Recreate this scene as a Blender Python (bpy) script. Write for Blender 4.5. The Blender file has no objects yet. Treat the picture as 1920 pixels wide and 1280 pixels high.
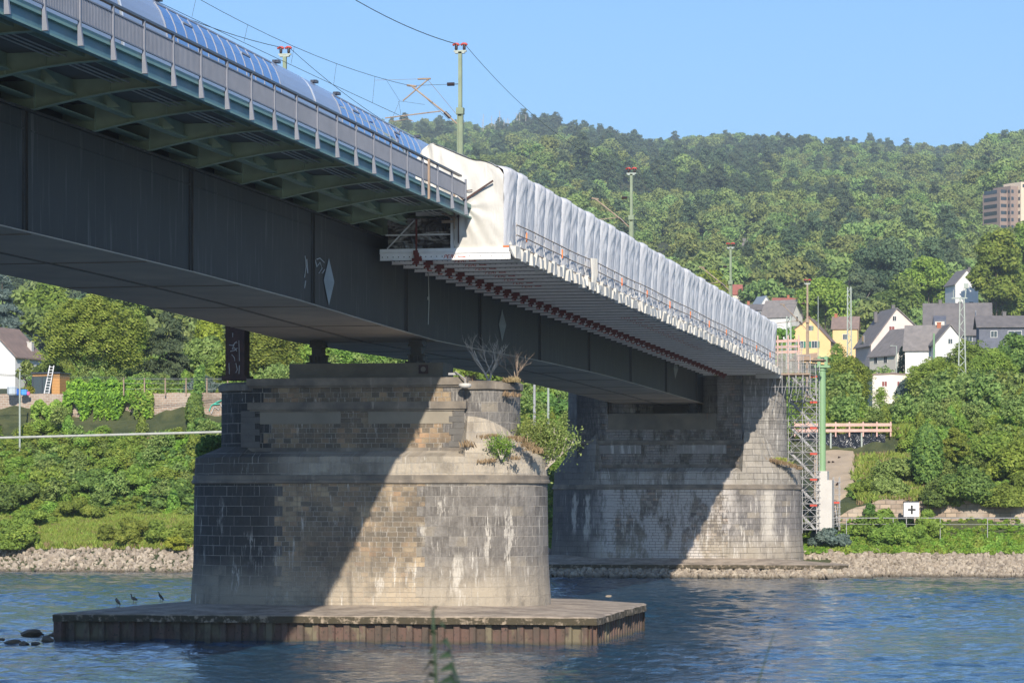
import bpy, math, random
import numpy as np
from mathutils import Vector, Matrix
R = math.radians
rnd = random.Random(7)
S = bpy.context.scene

# ------------------------------------------------------------------ camera
CT, ST = math.cos(math.atan(1120/5500)), math.sin(math.atan(1120/5500))
CAMZ = 6.7
cam = bpy.data.cameras.new('camera'); camo = bpy.data.objects.new('camera', cam)
S.collection.objects.link(camo); S.camera = camo
camo.location = (0, 0, CAMZ)
camo.rotation_euler = (R(90), 0, math.atan(1120/5500))
cam.sensor_width = 36; cam.lens = 36*5500/1920
cam.shift_y = (915-640)/1920
cam.clip_start = 0.3; cam.clip_end = 9000
cam.dof.use_dof = True; cam.dof.focus_distance = 150; cam.dof.aperture_fstop = 11

# ------------------------------------------------------------------ light
SUNV = Vector((1.0, -3.8, 2.05)).normalized()
sl = bpy.data.lights.new('sun', 'SUN'); sun = bpy.data.objects.new('sun', sl)
S.collection.objects.link(sun)
sl.energy = 5.0; sl.angle = R(0.5); sl.color = (1.0, 0.91, 0.77)
sun.rotation_euler = SUNV.to_track_quat('Z', 'Y').to_euler()
W = bpy.data.worlds.new('World'); S.world = W; W.use_nodes = True
nt = W.node_tree; bg = nt.nodes['Background']
sky = nt.nodes.new('ShaderNodeTexSky'); sky.sky_type = 'NISHITA'; sky.sun_disc = False
sky.sun_elevation = math.asin(SUNV.z); sky.sun_rotation = math.atan2(SUNV.x, SUNV.y)
sky.air_density = 1.0; sky.dust_density = 0.2; sky.ozone_density = 3.0
tint = nt.nodes.new('ShaderNodeMix'); tint.data_type = 'RGBA'; tint.blend_type = 'MULTIPLY'; tint.inputs[0].default_value = 1
tint.inputs[7].default_value = (.70, .93, 1.20, 1)
nt.links.new(sky.outputs[0], tint.inputs[6]); nt.links.new(tint.outputs[2], bg.inputs[0]); bg.inputs[1].default_value = 0.100
S.view_settings.view_transform = 'Standard'; S.view_settings.look = 'None'
S.view_settings.exposure = 0.5; S.view_settings.gamma = 1
S.cycles.max_bounces = 6; S.cycles.transparent_max_bounces = 12

# ------------------------------------------------------------------ geometry helpers
def P(px, D):                       # ground position seen in picture column px at depth D
    u = (px-960)*D/5500
    return (u*CT - D*ST, u*ST + D*CT)
def zat(py, D): return CAMZ + (915-py)*D/5500
def onY(px, py, Y):
    u = (px-960)/5500
    D = Y/(u*ST + CT)
    x, y = P(px, D)
    return Vector((x, y, zat(py, D)))
def onZ(px, py, Z):
    D = (Z-CAMZ)*5500/(915-py)
    x, y = P(px, D); return Vector((x, y, Z))
def Yof(px, X):                     # Y where the line X=const shows in column px
    D = 5500/CT*abs(X)/(2080-px)
    return (D - ST*abs(X))/CT
def camc(X, Y):                     # -> px, D
    D = -X*ST + Y*CT; u = X*CT + Y*ST
    return 960 + 5500*u/D, D

def lerp(a, b, t): return a + (b-a)*t
def interp(x, pts):
    return float(np.interp(x, [p[0] for p in pts], [p[1] for p in pts]))
def sstep(a, b, x):
    t = min(1, max(0, (x-a)/(b-a))); return t*t*(3-2*t)

def vc(Y): return -5.1e-5*max(0, Y-71)**2 if Y < 260 else -5.1e-5*189**2

WL = {}                             # world location of every built object
class MB:
    def __init__(s): s.v = []; s.f = []; s.uv = None; s.sm = False
    def add(s, vs, fs):
        n = len(s.v); s.v += [tuple(v) for v in vs]; s.f += [tuple(i+n for i in f) for f in fs]; return s
    def box(s, x0, y0, z0, x1, y1, z1):
        x0, x1 = sorted((x0, x1)); y0, y1 = sorted((y0, y1)); z0, z1 = sorted((z0, z1))
        return s.add([(x0,y0,z0),(x1,y0,z0),(x1,y1,z0),(x0,y1,z0),(x0,y0,z1),(x1,y0,z1),(x1,y1,z1),(x0,y1,z1)],
                     [(3,2,1,0),(4,5,6,7),(0,1,5,4),(1,2,6,5),(2,3,7,6),(3,0,4,7)])
    def bar(s, a, b, w, h=None, up=(0,0,1)):
        a = Vector(a); b = Vector(b); h = h or w
        d = (b-a).normalized(); u = Vector(up)
        if abs(d.dot(u)) > .98: u = Vector((0,1,0))
        x = d.cross(u).normalized(); y = x.cross(d)
        vs = []
        for p in (a, b):
            for sx, sy in ((-1,-1),(1,-1),(1,1),(-1,1)): vs.append(p + x*sx*w/2 + y*sy*h/2)
        return s.add(vs, [(3,2,1,0),(4,5,6,7),(0,1,5,4),(1,2,6,5),(2,3,7,6),(3,0,4,7)])
    def tube(s, pts, r, n=6, r2=None):
        pts = [Vector(p) for p in pts]; m = len(pts); vs = []; fs = []
        ref = Vector((0,0,1))
        for i, p in enumerate(pts):
            d = (pts[min(i+1,m-1)] - pts[max(i-1,0)]).normalized()
            u = ref if abs(d.dot(ref)) < .95 else Vector((0,1,0))
            x = d.cross(u).normalized(); y = x.cross(d)
            rr = r if r2 is None else lerp(r, r2, i/(m-1))
            for k in range(n):
                a = 2*math.pi*k/n; vs.append(p + x*math.cos(a)*rr + y*math.sin(a)*rr)
        for i in range(m-1):
            for k in range(n):
                a = i*n+k; b = i*n+(k+1)%n
                fs.append((a, b, b+n, a+n))
        fs.append(tuple(range(n-1,-1,-1))); fs.append(tuple((m-1)*n+k for k in range(n)))
        return s.add(vs, fs)
    def lathe(s, c, prof, n=16):
        c = Vector(c); vs = []; fs = []
        for r, z in prof:
            for k in range(n):
                a = 2*math.pi*k/n; vs.append(c + Vector((r*math.cos(a), r*math.sin(a), z)))
        for i in range(len(prof)-1):
            for k in range(n):
                a = i*n+k; b = i*n+(k+1)%n; fs.append((a,b,b+n,a+n))
        fs.append(tuple(range(n-1,-1,-1))); fs.append(tuple((len(prof)-1)*n+k for k in range(n)))
        return s.add(vs, fs)
    def prismY(s, poly, y0, y1, seg=1):      # polygon of (x,z) extruded along Y
        n = len(poly); vs = []; fs = []
        for j in range(seg+1):
            y = lerp(y0, y1, j/seg)
            vs += [(x, y, z) for x, z in poly]
        for j in range(seg):
            for i in range(n):
                a = j*n+i; b = j*n+(i+1)%n; fs.append((a, b, b+n, a+n))
        fs.append(tuple(range(n-1,-1,-1))); fs.append(tuple(seg*n+i for i in range(n)))
        return s.add(vs, fs)
    def longbox(s, x0, x1, z0, z1, y0, y1, step=5):
        x0, x1 = sorted((x0, x1))
        return s.prismY([(x0,z0),(x1,z0),(x1,z1),(x0,z1)], y0, y1, max(1, int(abs(y1-y0)/step)))
    def grid(s, fn, nu, nv):
        vs = [fn(i/nu, j/nv) for j in range(nv+1) for i in range(nu+1)]
        fs = [(j*(nu+1)+i, j*(nu+1)+i+1, (j+1)*(nu+1)+i+1, (j+1)*(nu+1)+i) for j in range(nv) for i in range(nu)]
        return s.add(vs, fs)
    def warp(s):
        s.v = [(x, y, z+vc(y)) for x, y, z in s.v]; return s
    def xf(s, M):
        s.v = [tuple(M @ Vector(p)) for p in s.v]; return s

def tag(o, label=None, cat=None, group=None, kind=None):
    if label: o['label'] = label
    if cat: o['category'] = cat
    if group: o['group'] = group
    if kind: o['kind'] = kind
    return o
def thing(name, label, cat, loc=(0,0,0), group=None):
    o = bpy.data.objects.new(name, None); S.collection.objects.link(o)
    o.location = loc; o.empty_display_size = .5; WL[o.name] = Vector(loc)
    return tag(o, label, cat, group)
def put(name, mb, m, parent=None, smooth=False, loc=None):
    me = bpy.data.meshes.new(name)
    base = WL[parent.name] if parent else Vector(loc or (0,0,0))
    me.from_pydata([(x-base.x, y-base.y, z-base.z) for x, y, z in mb.v], [], mb.f)
    if mb.uv is not None:
        l = me.uv_layers.new(name='UVMap')
        l.data.foreach_set('uv', np.array(mb.uv, dtype=np.float32).ravel())
    if smooth: me.polygons.foreach_set('use_smooth', [True]*len(me.polygons))
    me.materials.append(m); me.update()
    o = bpy.data.objects.new(name, me); S.collection.objects.link(o)
    if parent: o.parent = parent
    elif loc: o.location = loc
    WL[o.name] = base
    return o
def npmesh(name, V, F, m, attr=None, smooth=False):   # V (n,3), F (m,k) numpy
    me = bpy.data.meshes.new(name); k = F.shape[1]
    me.vertices.add(len(V)); me.vertices.foreach_set('co', V.astype(np.float32).ravel())
    me.loops.add(F.size); me.loops.foreach_set('vertex_index', F.astype(np.int32).ravel())
    me.polygons.add(len(F)); me.polygons.foreach_set('loop_start', np.arange(0, F.size, k, dtype=np.int32))
    if attr is not None:
        a = me.attributes.new('tone', 'FLOAT', 'FACE'); a.data.foreach_set('value', attr.astype(np.float32))
    me.materials.append(m); me.update(calc_edges=True)
    me.polygons.foreach_set('use_smooth', [smooth]*len(F))
    return me
def obj(name, me, parent=None, loc=(0,0,0)):
    o = bpy.data.objects.new(name, me); S.collection.objects.link(o); o.location = loc
    if parent: o.parent = parent
    WL[o.name] = Vector(loc)
    return o

# ------------------------------------------------------------------ materials
class N:
    def __init__(s, name):
        s.m = bpy.data.materials.new(name); s.m.use_nodes = True; s.t = s.m.node_tree
        s.p = s.t.nodes['Principled BSDF']; s.out = s.t.nodes['Material Output']
    def n(s, typ, **kw):
        x = s.t.nodes.new(typ)
        for k, v in kw.items():
            if k.startswith('_'): setattr(x, k[1:], v)
        return x
    def lk(s, a, b): s.t.links.new(a, b)
    def setin(s, node, key, v):
        if v is None: return
        if hasattr(v, 'is_linked') or isinstance(v, bpy.types.NodeSocket): s.lk(v, node.inputs[key])
        else: node.inputs[key].default_value = v
    def math(s, op, a, b=None, clamp=False):
        x = s.t.nodes.new('ShaderNodeMath'); x.operation = op; x.use_clamp = clamp
        s.setin(x, 0, a); s.setin(x, 1, b); return x.outputs[0]
    def mix(s, f, a, b, mode='MIX'):
        x = s.t.nodes.new('ShaderNodeMix'); x.data_type = 'RGBA'; x.blend_type = mode
        s.setin(x, 0, f)
        for k, v in ((6, a), (7, b)):
            if not isinstance(v, bpy.types.NodeSocket): v = (*v[:3], 1)
            s.setin(x, k, v)
        return x.outputs[2]
    def noise(s, vec, scale, detail=4, rough=.55, dist=0):
        x = s.t.nodes.new('ShaderNodeTexNoise'); x.inputs['Scale'].default_value = scale
        x.inputs['Detail'].default_value = detail; x.inputs['Roughness'].default_value = rough
        x.inputs['Distortion'].default_value = dist
        if vec is not None: s.lk(vec, x.inputs['Vector'])
        return x.outputs[0]
    def mapping(s, vec, scale=(1,1,1), loc=(0,0,0)):
        x = s.t.nodes.new('ShaderNodeMapping'); x.inputs['Scale'].default_value = scale
        x.inputs['Location'].default_value = loc
        s.lk(vec, x.inputs['Vector']); return x.outputs[0]
    def ramp(s, f, stops, interp='LINEAR'):
        x = s.t.nodes.new('ShaderNodeValToRGB'); x.color_ramp.interpolation = interp
        e = x.color_ramp.elements
        while len(e) < len(stops): e.new(.5)
        for q, (p, c) in zip(e, stops):
            q.position = p; q.color = (*c[:3], 1) if hasattr(c, '__len__') else (c, c, c, 1)
        s.lk(f, x.inputs[0]); return x.outputs[0]
    def rng(s, f, a, b, c=0, d=1):
        x = s.t.nodes.new('ShaderNodeMapRange'); x.clamp = True
        s.lk(f, x.inputs[0])
        for i, v in enumerate((a, b, c, d)): x.inputs[i+1].default_value = v
        return x.outputs[0]
    def bump(s, h, strength=.3, dist=.05):
        x = s.t.nodes.new('ShaderNodeBump'); x.inputs['Strength'].default_value = strength
        x.inputs['Distance'].default_value = dist
        s.lk(h, x.inputs['Height']); s.lk(x.outputs[0], s.p.inputs['Normal']); return x
    def pos(s): return s.t.nodes.new('ShaderNodeNewGeometry').outputs['Position']
    def col(s, c):
        s.setin(s.p, 'Base Color', c if isinstance(c, bpy.types.NodeSocket) else (*c, 1)); return s
    def rough(s, v): s.setin(s.p, 'Roughness', v); return s

def simple(name, c1, c2=None, scale=1.5, rough=.7, bump=0, metal=0, streak=None, spec=None, bscale=None):
    """two noise-mixed tones, optional vertical streaks of a third one"""
    n = N(name); c2 = c2 or tuple(x*.8 for x in c1)
    p = n.pos()
    f = n.rng(n.noise(p, scale, 6), .32, .68)
    c = n.mix(f, c1, c2)
    if streak:
        q = n.mapping(p, (2.2, 2.2, .16))
        g = n.rng(n.noise(q, 1.6, 6, .65), streak[1], streak[1]+.13)
        c = n.mix(g, c, streak[0])
    n.col(c); n.rough(rough); n.p.inputs['Metallic'].default_value = metal
    if spec is not None: n.p.inputs['Specular IOR Level'].default_value = spec
    if bump: n.bump(n.noise(p, bscale or scale*6, 5, .6), bump, .04)
    return n.m

M = {}
M['girder'] = simple('girder_paint', (.044,.041,.039), (.058,.053,.049), .5, .6, .15, 0, ((.115,.108,.102), .56), .25)
M['girder_under'] = simple('bounce_lit_underside', (.56,.46,.35), (.40,.33,.26), .35, .8, .1)  # light brown tone paints in the bounce light from the water
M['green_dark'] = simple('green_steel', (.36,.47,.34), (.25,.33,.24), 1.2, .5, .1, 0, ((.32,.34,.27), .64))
M['green_light'] = simple('green_fascia', (.17,.30,.27), (.14,.26,.25), 1.0, .5, .06)
M['blue_fascia'] = simple('blue_fascia', (.09,.20,.25), (.07,.16,.20), 1.3, .5, .06)
M['rail_grey'] = simple('railing_grey', (.20,.21,.25), (.16,.17,.205), 1.5, .45)
M['rail_dark'] = simple('handrail_dark', (.05,.055,.075), (.04,.045,.06), 2, .35)
M['conduit'] = simple('conduit_pale', (.5,.5,.45), None, 2, .5)
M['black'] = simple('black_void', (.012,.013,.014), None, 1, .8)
M['deck'] = simple('deck_concrete', (.16,.15,.14), (.11,.11,.10), .8, .9, .2)
M['train_grey'] = simple('coach_paint_sky_tint', (.27,.33,.45), (.24,.30,.42), .25, .22)  # pale grey body with the reflected sky's blue mixed into the colour
M['train_joint'] = simple('coach_joint', (.62,.62,.60), None, 2, .5)
M['train_frame'] = simple('coach_frame', (.26,.29,.36), None, 2, .4)
g = N('coach_glass'); g.col((.03,.12,.36)); g.rough(.03); g.p.inputs['Specular IOR Level'].default_value = 1.0  # sky reflection painted in as a blue base colour
g.p.inputs['Coat Weight'].default_value = 1; M['train_glass'] = g.m
M['concrete'] = simple('concrete', (.36,.32,.26), (.25,.22,.18), .9, .9, .3, 0, ((.46,.43,.38), .62))
M['concrete_new'] = simple('new_concrete', (.55,.53,.50), (.47,.45,.43), .8, .8, .1)
M['plinth'] = simple('plinth_concrete', (.20,.17,.13), (.12,.105,.085), .7, .9, .2, 0, ((.34,.15,.07), .66))
M['rust'] = simple('rusty_steel', (.085,.040,.034), (.045,.024,.022), 2.5, .75, .4)
M['alu'] = simple('aluminium', (.78,.78,.78), (.66,.66,.67), 3, .6, .1, .0)
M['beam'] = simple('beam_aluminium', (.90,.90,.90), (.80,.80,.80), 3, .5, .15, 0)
M['galv'] = simple('galvanised_steel', (.42,.42,.43), (.32,.31,.31), 4, .5, 0, .2)
M['red'] = simple('signal_red', (.55,.06,.03), (.40,.05,.03), 3, .6)
M['wine'] = simple('wine_red_steel', (.20,.030,.020), (.11,.020,.016), 4, .6)
M['orange'] = simple('orange_paint', (.80,.20,.05), None, 3, .6)
M['mast'] = simple('mast_green', (.22,.27,.18), (.17,.21,.14), 2, .6)
M['mast_grey'] = simple('mast_grey', (.36,.40,.36), (.28,.32,.29), 2, .6)
M['insul'] = simple('insulator_brown', (.035,.022,.022), None, 3, .3)
M['cap'] = simple('insulator_cap', (.50,.07,.06), None, 3, .5)
M['tube'] = simple('rusty_tube', (.32,.26,.20), (.25,.17,.12), 3, .6)
M['wire'] = simple('copper_wire', (.055,.075,.07), None, 3, .6)
M['wood'] = simple('weathered_wood', (.34,.25,.19), (.26,.19,.14), 3, .85, .2)
M['wood_pink'] = simple('faded_pink_board', (.62,.40,.35), (.50,.33,.28), 2, .85, .2)
M['white'] = simple('white_render', (.72,.71,.70), (.64,.63,.62), .8, .85)
M['bark'] = simple('bark', (.13,.105,.085), (.075,.062,.05), 3, .95, .4)
M['bark_pale'] = simple('pale_bark', (.55,.49,.43), (.42,.37,.32), 3, .9, .3)
M['moss_edge'] = simple('mossy_edge', (.16,.115,.07), (.055,.048,.035), 2.4, .95, .6, 0, ((.38,.34,.27), .60))
M['stone'] = simple('riprap_stone', (.42,.335,.27), (.29,.24,.20), 1.1, .9, .5, bscale=5)
M['boulder'] = simple('wet_boulder', (.055,.050,.045), (.22,.15,.08), .9, .7, .5)
M['soil'] = simple('soil', (.30,.22,.14), (.22,.17,.11), .6, .95, .3)
M['shotcrete'] = simple('sprayed_slope', (.48,.38,.27), (.38,.30,.21), .7, .95, .35)

# tarps: wrinkled cloth
def cloth(name, c1, c2, dirt):
    n = N(name); p = n.pos()
    c = n.mix(n.rng(n.noise(p, .5, 5), .35, .7), c1, c2)
    c = n.mix(n.rng(n.noise(n.mapping(p, (2, 2, .4)), 1.2, 5), .60, .78, 0, .5), c, dirt)
    n.col(c); n.rough(.55)
    a = n.noise(n.mapping(p, (1.2, 1.2, .4)), 1.5, 2, .5, 2.2)
    b = n.noise(p, 5, 3, .6, 1)
    n.bump(n.math('ADD', a, n.math('MULTIPLY', b, .12)), .30, .12)
    n.p.inputs['Subsurface Weight'].default_value = 0
    return n.m
M['sheet'] = cloth('white_sheet', (.53,.515,.48), (.46,.445,.415), (.45,.40,.33))
M['sheet_side'] = cloth('shaded_side_sheet', (.64,.64,.655), (.55,.55,.575), (.40,.39,.40))  # same white sheeting; cool grey of its less lit side put into the colour
n = N('plastic_film'); p_ = n.pos()
n.col(n.mix(n.rng(n.noise(n.mapping(p_, (1,1,3)), .9, 4, .6, 1.5), .45, .62), (.06,.045,.04), (.42,.40,.37)))
n.rough(.15); n.bump(n.noise(p_, 1.6, 3, .5, 2.5), .9, .3); M['film'] = n.m
n = N('black_film'); p_ = n.pos(); n.col((.02,.024,.035)); n.rough(.2); n.bump(n.noise(p_, 1.3, 3, .5, 2.5), .9, .3); M['black_film'] = n.m

def masonry(name, u0, bw, bh, core=((.10,.085,.065),(.24,.155,.085),(.31,.205,.115),(.42,.17,.075)),
            block=((.045,.045,.048),(.075,.072,.072),(.11,.10,.098)), streak=.575, base=3.6, whiten=0.0, base_c=(.42,.355,.27), dark_left=0, vs=()):
    """large dark ashlar with toothed edge round a field of small brown rubble; uv = arc length, height"""
    n = N(name)
    uv = n.n('ShaderNodeUVMap').outputs[0]
    sp = n.n('ShaderNodeSeparateXYZ'); n.lk(uv, sp.inputs[0]); U, V = sp.outputs[0], sp.outputs[1]
    pos = n.pos()
    wob = n.noise(uv, 2.2, 2)
    off = n.n('ShaderNodeVectorMath', _operation='ADD')
    sc = n.n('ShaderNodeVectorMath', _operation='SCALE'); sc.inputs[3].default_value = .035
    nn = n.n('ShaderNodeTexNoise'); nn.inputs['Scale'].default_value = 3.5; n.lk(uv, nn.inputs['Vector'])
    n.lk(nn.outputs[1], sc.inputs[0]); n.lk(uv, off.inputs[0]); n.lk(sc.outputs[0], off.inputs[1])
    def brick(w, h, mort, vec):
        b = n.n('ShaderNodeTexBrick', _offset=.5, _squash=1.35, _squash_frequency=3)
        n.lk(vec, b.inputs['Vector'])
        b.inputs['Color1'].default_value = (0,0,0,1); b.inputs['Color2'].default_value = (1,1,1,1)
        b.inputs['Mortar'].default_value = (.5,.5,.5,1)
        b.inputs['Scale'].default_value = 1; b.inputs['Mortar Size'].default_value = mort
        b.inputs['Mortar Smooth'].default_value = .2
        b.inputs['Brick Width'].default_value = w; b.inputs['Row Height'].default_value = h
        return b.outputs[0], b.outputs[1]
    c1, m1 = brick(bw, bh, .012, uv)
    c2, m2 = brick(bw*.44, bh*.5, .012, off.outputs[0])
    big = n.noise(pos, .8, 5)
    cb = n.ramp(c1, [(0, block[0]), (.5, block[1]), (1, block[2])])
    cs = n.ramp(c2, [(0, core[0]), (.45, core[1]), (.8, core[2]), (1, core[3])])
    cb = n.mix(n.rng(big, .35, .65, 0, .6), cb, block[2])
    cb = n.mix(n.rng(n.noise(n.mapping(uv, (4, .8, 1)), 2.2, 5, .6), .45, .62, 0, .45), cb, (.30,.275,.25))
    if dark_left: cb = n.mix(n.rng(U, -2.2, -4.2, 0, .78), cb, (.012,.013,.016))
    cs = n.mix(n.rng(n.noise(pos, .45, 5), .40, .62, 0, .75), cs, (.11,.095,.075))
    # toothed boundary
    row = n.math('FLOOR', n.math('DIVIDE', V, bh))
    alt = n.math('MULTIPLY', n.math('SUBTRACT', n.math('MODULO', row, 2.0), .5), bw*.45)
    edge = n.math('ADD', n.math('ABSOLUTE', U), alt)
    field = n.math('LESS_THAN', edge, u0)
    c = n.mix(field, cb, cs)
    mort = n.math('ADD', n.math('MULTIPLY', m1, n.math('SUBTRACT', 1.0, field)), n.math('MULTIPLY', m2, field))
    mk = n.math('MULTIPLY', mort, n.rng(n.noise(pos, .9, 4), .35, .6, .35, 1))
    c = n.mix(mk, c, (.46,.42,.37))
    # smeared concrete repairs
    rep = n.math('MULTIPLY', n.rng(c1, .93, .95), n.rng(n.noise(n.mapping(uv, (1, 1, 1), (3, 5, 0)), .35, 2, .4), .47, .52))
    c = n.mix(n.math('MULTIPLY', n.math('MULTIPLY', rep, .75), n.math('SUBTRACT', 1.0, field)), c, (.25,.215,.17))
    # pale flood zone near the water
    c = n.mix(n.rng(n.math('ADD', V, n.math('MULTIPLY', big, 1.6)), base+40.2, base+41.9, .72, 0), c, base_c)
    # lime streaks
    st = n.rng(n.noise(n.mapping(uv, (3.2, .30, 1)), 1.5, 7, .75), streak, streak+.07)
    msk = n.rng(n.noise(uv, .45, 3), .38, .54)
    c = n.mix(n.math('MULTIPLY', n.math('MULTIPLY', st, msk), .85), c, (.62,.58,.52))
    st2 = n.rng(n.noise(n.mapping(uv, (1.2, .12, 1), (9, 2, 0)), 1.5, 5, .6), .60, .72, 0, .6)
    c = n.mix(st2, c, (.055,.05,.045))
    c = n.mix(n.rng(n.noise(n.mapping(uv, (.9, .5, 1), (4, 1, 0)), .9, 7, .7), .50, .66, 0, .5), c, (.07,.062,.055))
    if whiten:
        wf = n.rng(n.noise(n.mapping(uv, (.55, .20, 1), (1.4, .3, 0)), 1.3, 7, .72), .45, .54)
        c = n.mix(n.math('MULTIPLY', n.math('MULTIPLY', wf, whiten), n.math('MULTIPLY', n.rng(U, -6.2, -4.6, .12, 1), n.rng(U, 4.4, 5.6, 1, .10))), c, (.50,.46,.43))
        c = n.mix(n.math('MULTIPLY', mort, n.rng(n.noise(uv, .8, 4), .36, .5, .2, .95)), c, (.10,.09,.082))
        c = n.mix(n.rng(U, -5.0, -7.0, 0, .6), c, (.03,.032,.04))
    for (uc, uw, z0, z1) in vs:
        q = n.math('ABSOLUTE', n.math('ADD', n.math('SUBTRACT', U, uc), n.math('MULTIPLY', n.math('SUBTRACT', n.noise(n.mapping(uv, (2.5, .5, 1)), 2.0, 5, .65), .5), 1.6)))
        k = n.math('MULTIPLY', n.rng(q, uw*.3, uw, 1, 0), n.math('MULTIPLY', n.rng(V, z0+40, z0+40.8, 0, 1), n.rng(V, z1+39.6, z1+40, 1, 0)))
        c = n.mix(n.math('MULTIPLY', k, .62), c, (.62,.57,.50))
    n.col(c); n.rough(.88)
    cell = n.math('ADD', n.math('MULTIPLY', c1, n.math('SUBTRACT', .55, n.math('MULTIPLY', field, .55))), n.math('MULTIPLY', n.math('MULTIPLY', c2, field), .9))
    h = n.math('ADD', n.math('ADD', n.math('MULTIPLY', mort, -1.0), cell), n.math('MULTIPLY', n.noise(pos, 6, 6, .7), 1.0))
    n.bump(h, 1.0, .07)
    return n.m
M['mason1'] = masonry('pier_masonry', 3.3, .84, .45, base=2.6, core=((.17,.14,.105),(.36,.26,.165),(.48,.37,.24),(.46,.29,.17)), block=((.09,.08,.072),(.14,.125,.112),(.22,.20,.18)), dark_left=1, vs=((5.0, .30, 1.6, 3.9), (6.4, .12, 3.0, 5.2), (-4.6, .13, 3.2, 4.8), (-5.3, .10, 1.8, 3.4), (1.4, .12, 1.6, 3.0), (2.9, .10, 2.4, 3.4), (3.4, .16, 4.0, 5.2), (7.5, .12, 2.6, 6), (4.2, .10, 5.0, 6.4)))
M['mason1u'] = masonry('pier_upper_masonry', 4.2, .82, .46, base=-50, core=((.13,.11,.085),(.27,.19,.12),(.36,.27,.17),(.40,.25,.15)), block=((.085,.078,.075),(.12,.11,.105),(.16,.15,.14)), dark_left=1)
M['mason2'] = masonry('far_pier_masonry', 4.4, 1.02, .44, core=((.14,.12,.11),(.26,.22,.18),(.36,.31,.26),(.30,.20,.14)),
                      block=((.085,.08,.08),(.13,.12,.118),(.19,.175,.17)), streak=.55, base=2.6, whiten=.92, base_c=(.36,.31,.24), vs=((7.9, .75, 2.4, 6.7), (9.6, .25, 1.8, 4.0), (-7.5, .3, 3, 6.5), (-6.3, .3, 2.5, 6.3)))
M['mason2u'] = masonry('far_pier_upper_masonry', 5.2, 1.0, .42, core=((.07,.06,.05),(.13,.105,.085),(.17,.14,.11),(.20,.12,.08)),
                      block=((.04,.04,.045),(.06,.06,.065),(.10,.09,.09)), streak=.58, base=-50, whiten=.35)
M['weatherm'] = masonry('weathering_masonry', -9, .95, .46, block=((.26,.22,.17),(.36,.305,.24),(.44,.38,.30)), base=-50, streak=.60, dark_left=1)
M['weatherm2'] = masonry('far_weathering_masonry', -9, 1.1, .46, block=((.18,.165,.145),(.25,.225,.19),(.31,.28,.24)), base=-50, streak=.56, whiten=.5)
M['cornice'] = simple('cornice_stone', (.26,.22,.175), (.10,.088,.078), .9, .9, .4, 0, ((.34,.30,.25), .60))
def brickwall(name, c1, c2, mort, w, h):
    n = N(name); p = n.pos()
    q = n.n('ShaderNodeSeparateXYZ'); n.lk(p, q.inputs[0])
    cb = n.n('ShaderNodeCombineXYZ'); n.lk(n.math('ADD', q.outputs[0], q.outputs[1]), cb.inputs[0]); n.lk(q.outputs[2], cb.inputs[1])
    b = n.n('ShaderNodeTexBrick'); n.lk(cb.outputs[0], b.inputs['Vector'])
    b.inputs['Color1'].default_value = (*c1,1); b.inputs['Color2'].default_value = (*c2,1); b.inputs['Mortar'].default_value = (*mort,1)
    b.inputs['Scale'].default_value = 1; b.inputs['Brick Width'].default_value = w; b.inputs['Row Height'].default_value = h; b.inputs['Mortar Size'].default_value = .03
    c = n.mix(n.rng(n.noise(p, .5, 6), .48, .66, 0, .7), b.outputs[0], (.42,.36,.30))
    c = n.mix(n.rng(n.noise(p, .3, 4), .58, .68, 0, .7), c, (.16,.13,.10))
    n.col(c); n.rough(.9); n.bump(n.math('ADD', b.outputs[1], n.noise(p, 4, 5)), .5, .05); return n.m
M['wall'] = brickwall('garden_wall_stone', (.36,.26,.20), (.26,.19,.15), (.40,.36,.31), .5, .22)
M['quay'] = brickwall('quay_wall_stone', (.46,.36,.27), (.26,.195,.15), (.17,.14,.11), .85, .34)

def foliage(name, dark, mid, light, var=.25):
    n = N(name)
    at = n.n('ShaderNodeAttribute'); at.attribute_name = 'tone'
    oi = n.n('ShaderNodeObjectInfo')
    c = n.ramp(at.outputs['Fac'], [(0, dark), (.5, mid), (1, light)])
    hs = n.n('ShaderNodeHueSaturation'); n.lk(c, hs.inputs['Color'])
    n.lk(n.rng(oi.outputs['Random'], 0, 1, .5-.05*var*4, .5+.03*var*4), hs.inputs['Hue'])
    n.lk(n.rng(oi.outputs['Random'], 0, 1, 1-var, 1+var), hs.inputs['Value'])
    n.col(hs.outputs[0]); n.rough(.6); n.p.inputs['Specular IOR Level'].default_value = .25
    # thin leaves: some light comes through
    tr = n.n('ShaderNodeBsdfTranslucent'); n.lk(hs.outputs[0], tr.inputs['Color'])
    mx = n.n('ShaderNodeMixShader'); mx.inputs[0].default_value = .35
    n.lk(n.p.outputs[0], mx.inputs[1]); n.lk(tr.outputs[0], mx.inputs[2]); n.lk(mx.outputs[0], n.out.inputs['Surface'])
    return n.m
M['f_forest'] = foliage('forest_leaves', (0.112, 0.1705, 0.0617), (0.224, 0.3135, 0.095), (0.3696, 0.451, 0.1377), .20)
M['f_pine'] = foliage('pine_needles', (0.0633, 0.1045, 0.065), (0.1207, 0.1815, 0.095), (0.2012, 0.264, 0.125), .15)
M['f_mid'] = foliage('mid_leaves', (0.0875, 0.1512, 0.03), (0.1875, 0.3024, 0.052), (0.35, 0.4592, 0.085), .2)
M['f_dark'] = foliage('dark_leaves', (0.0565, 0.1142, 0.0337), (0.1344, 0.2285, 0.0561), (0.2829, 0.3998, 0.0842), .15)
M['f_bright'] = foliage('bright_leaves', (0.1045, 0.1782, 0.028), (0.2365, 0.3726, 0.06), (0.418, 0.54, 0.11), .15)
M['f_yellow'] = foliage('yellow_leaves', (0.1092, 0.1404, 0.018), (0.2652, 0.312, 0.036), (0.4212, 0.4524, 0.06), .12)
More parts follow.
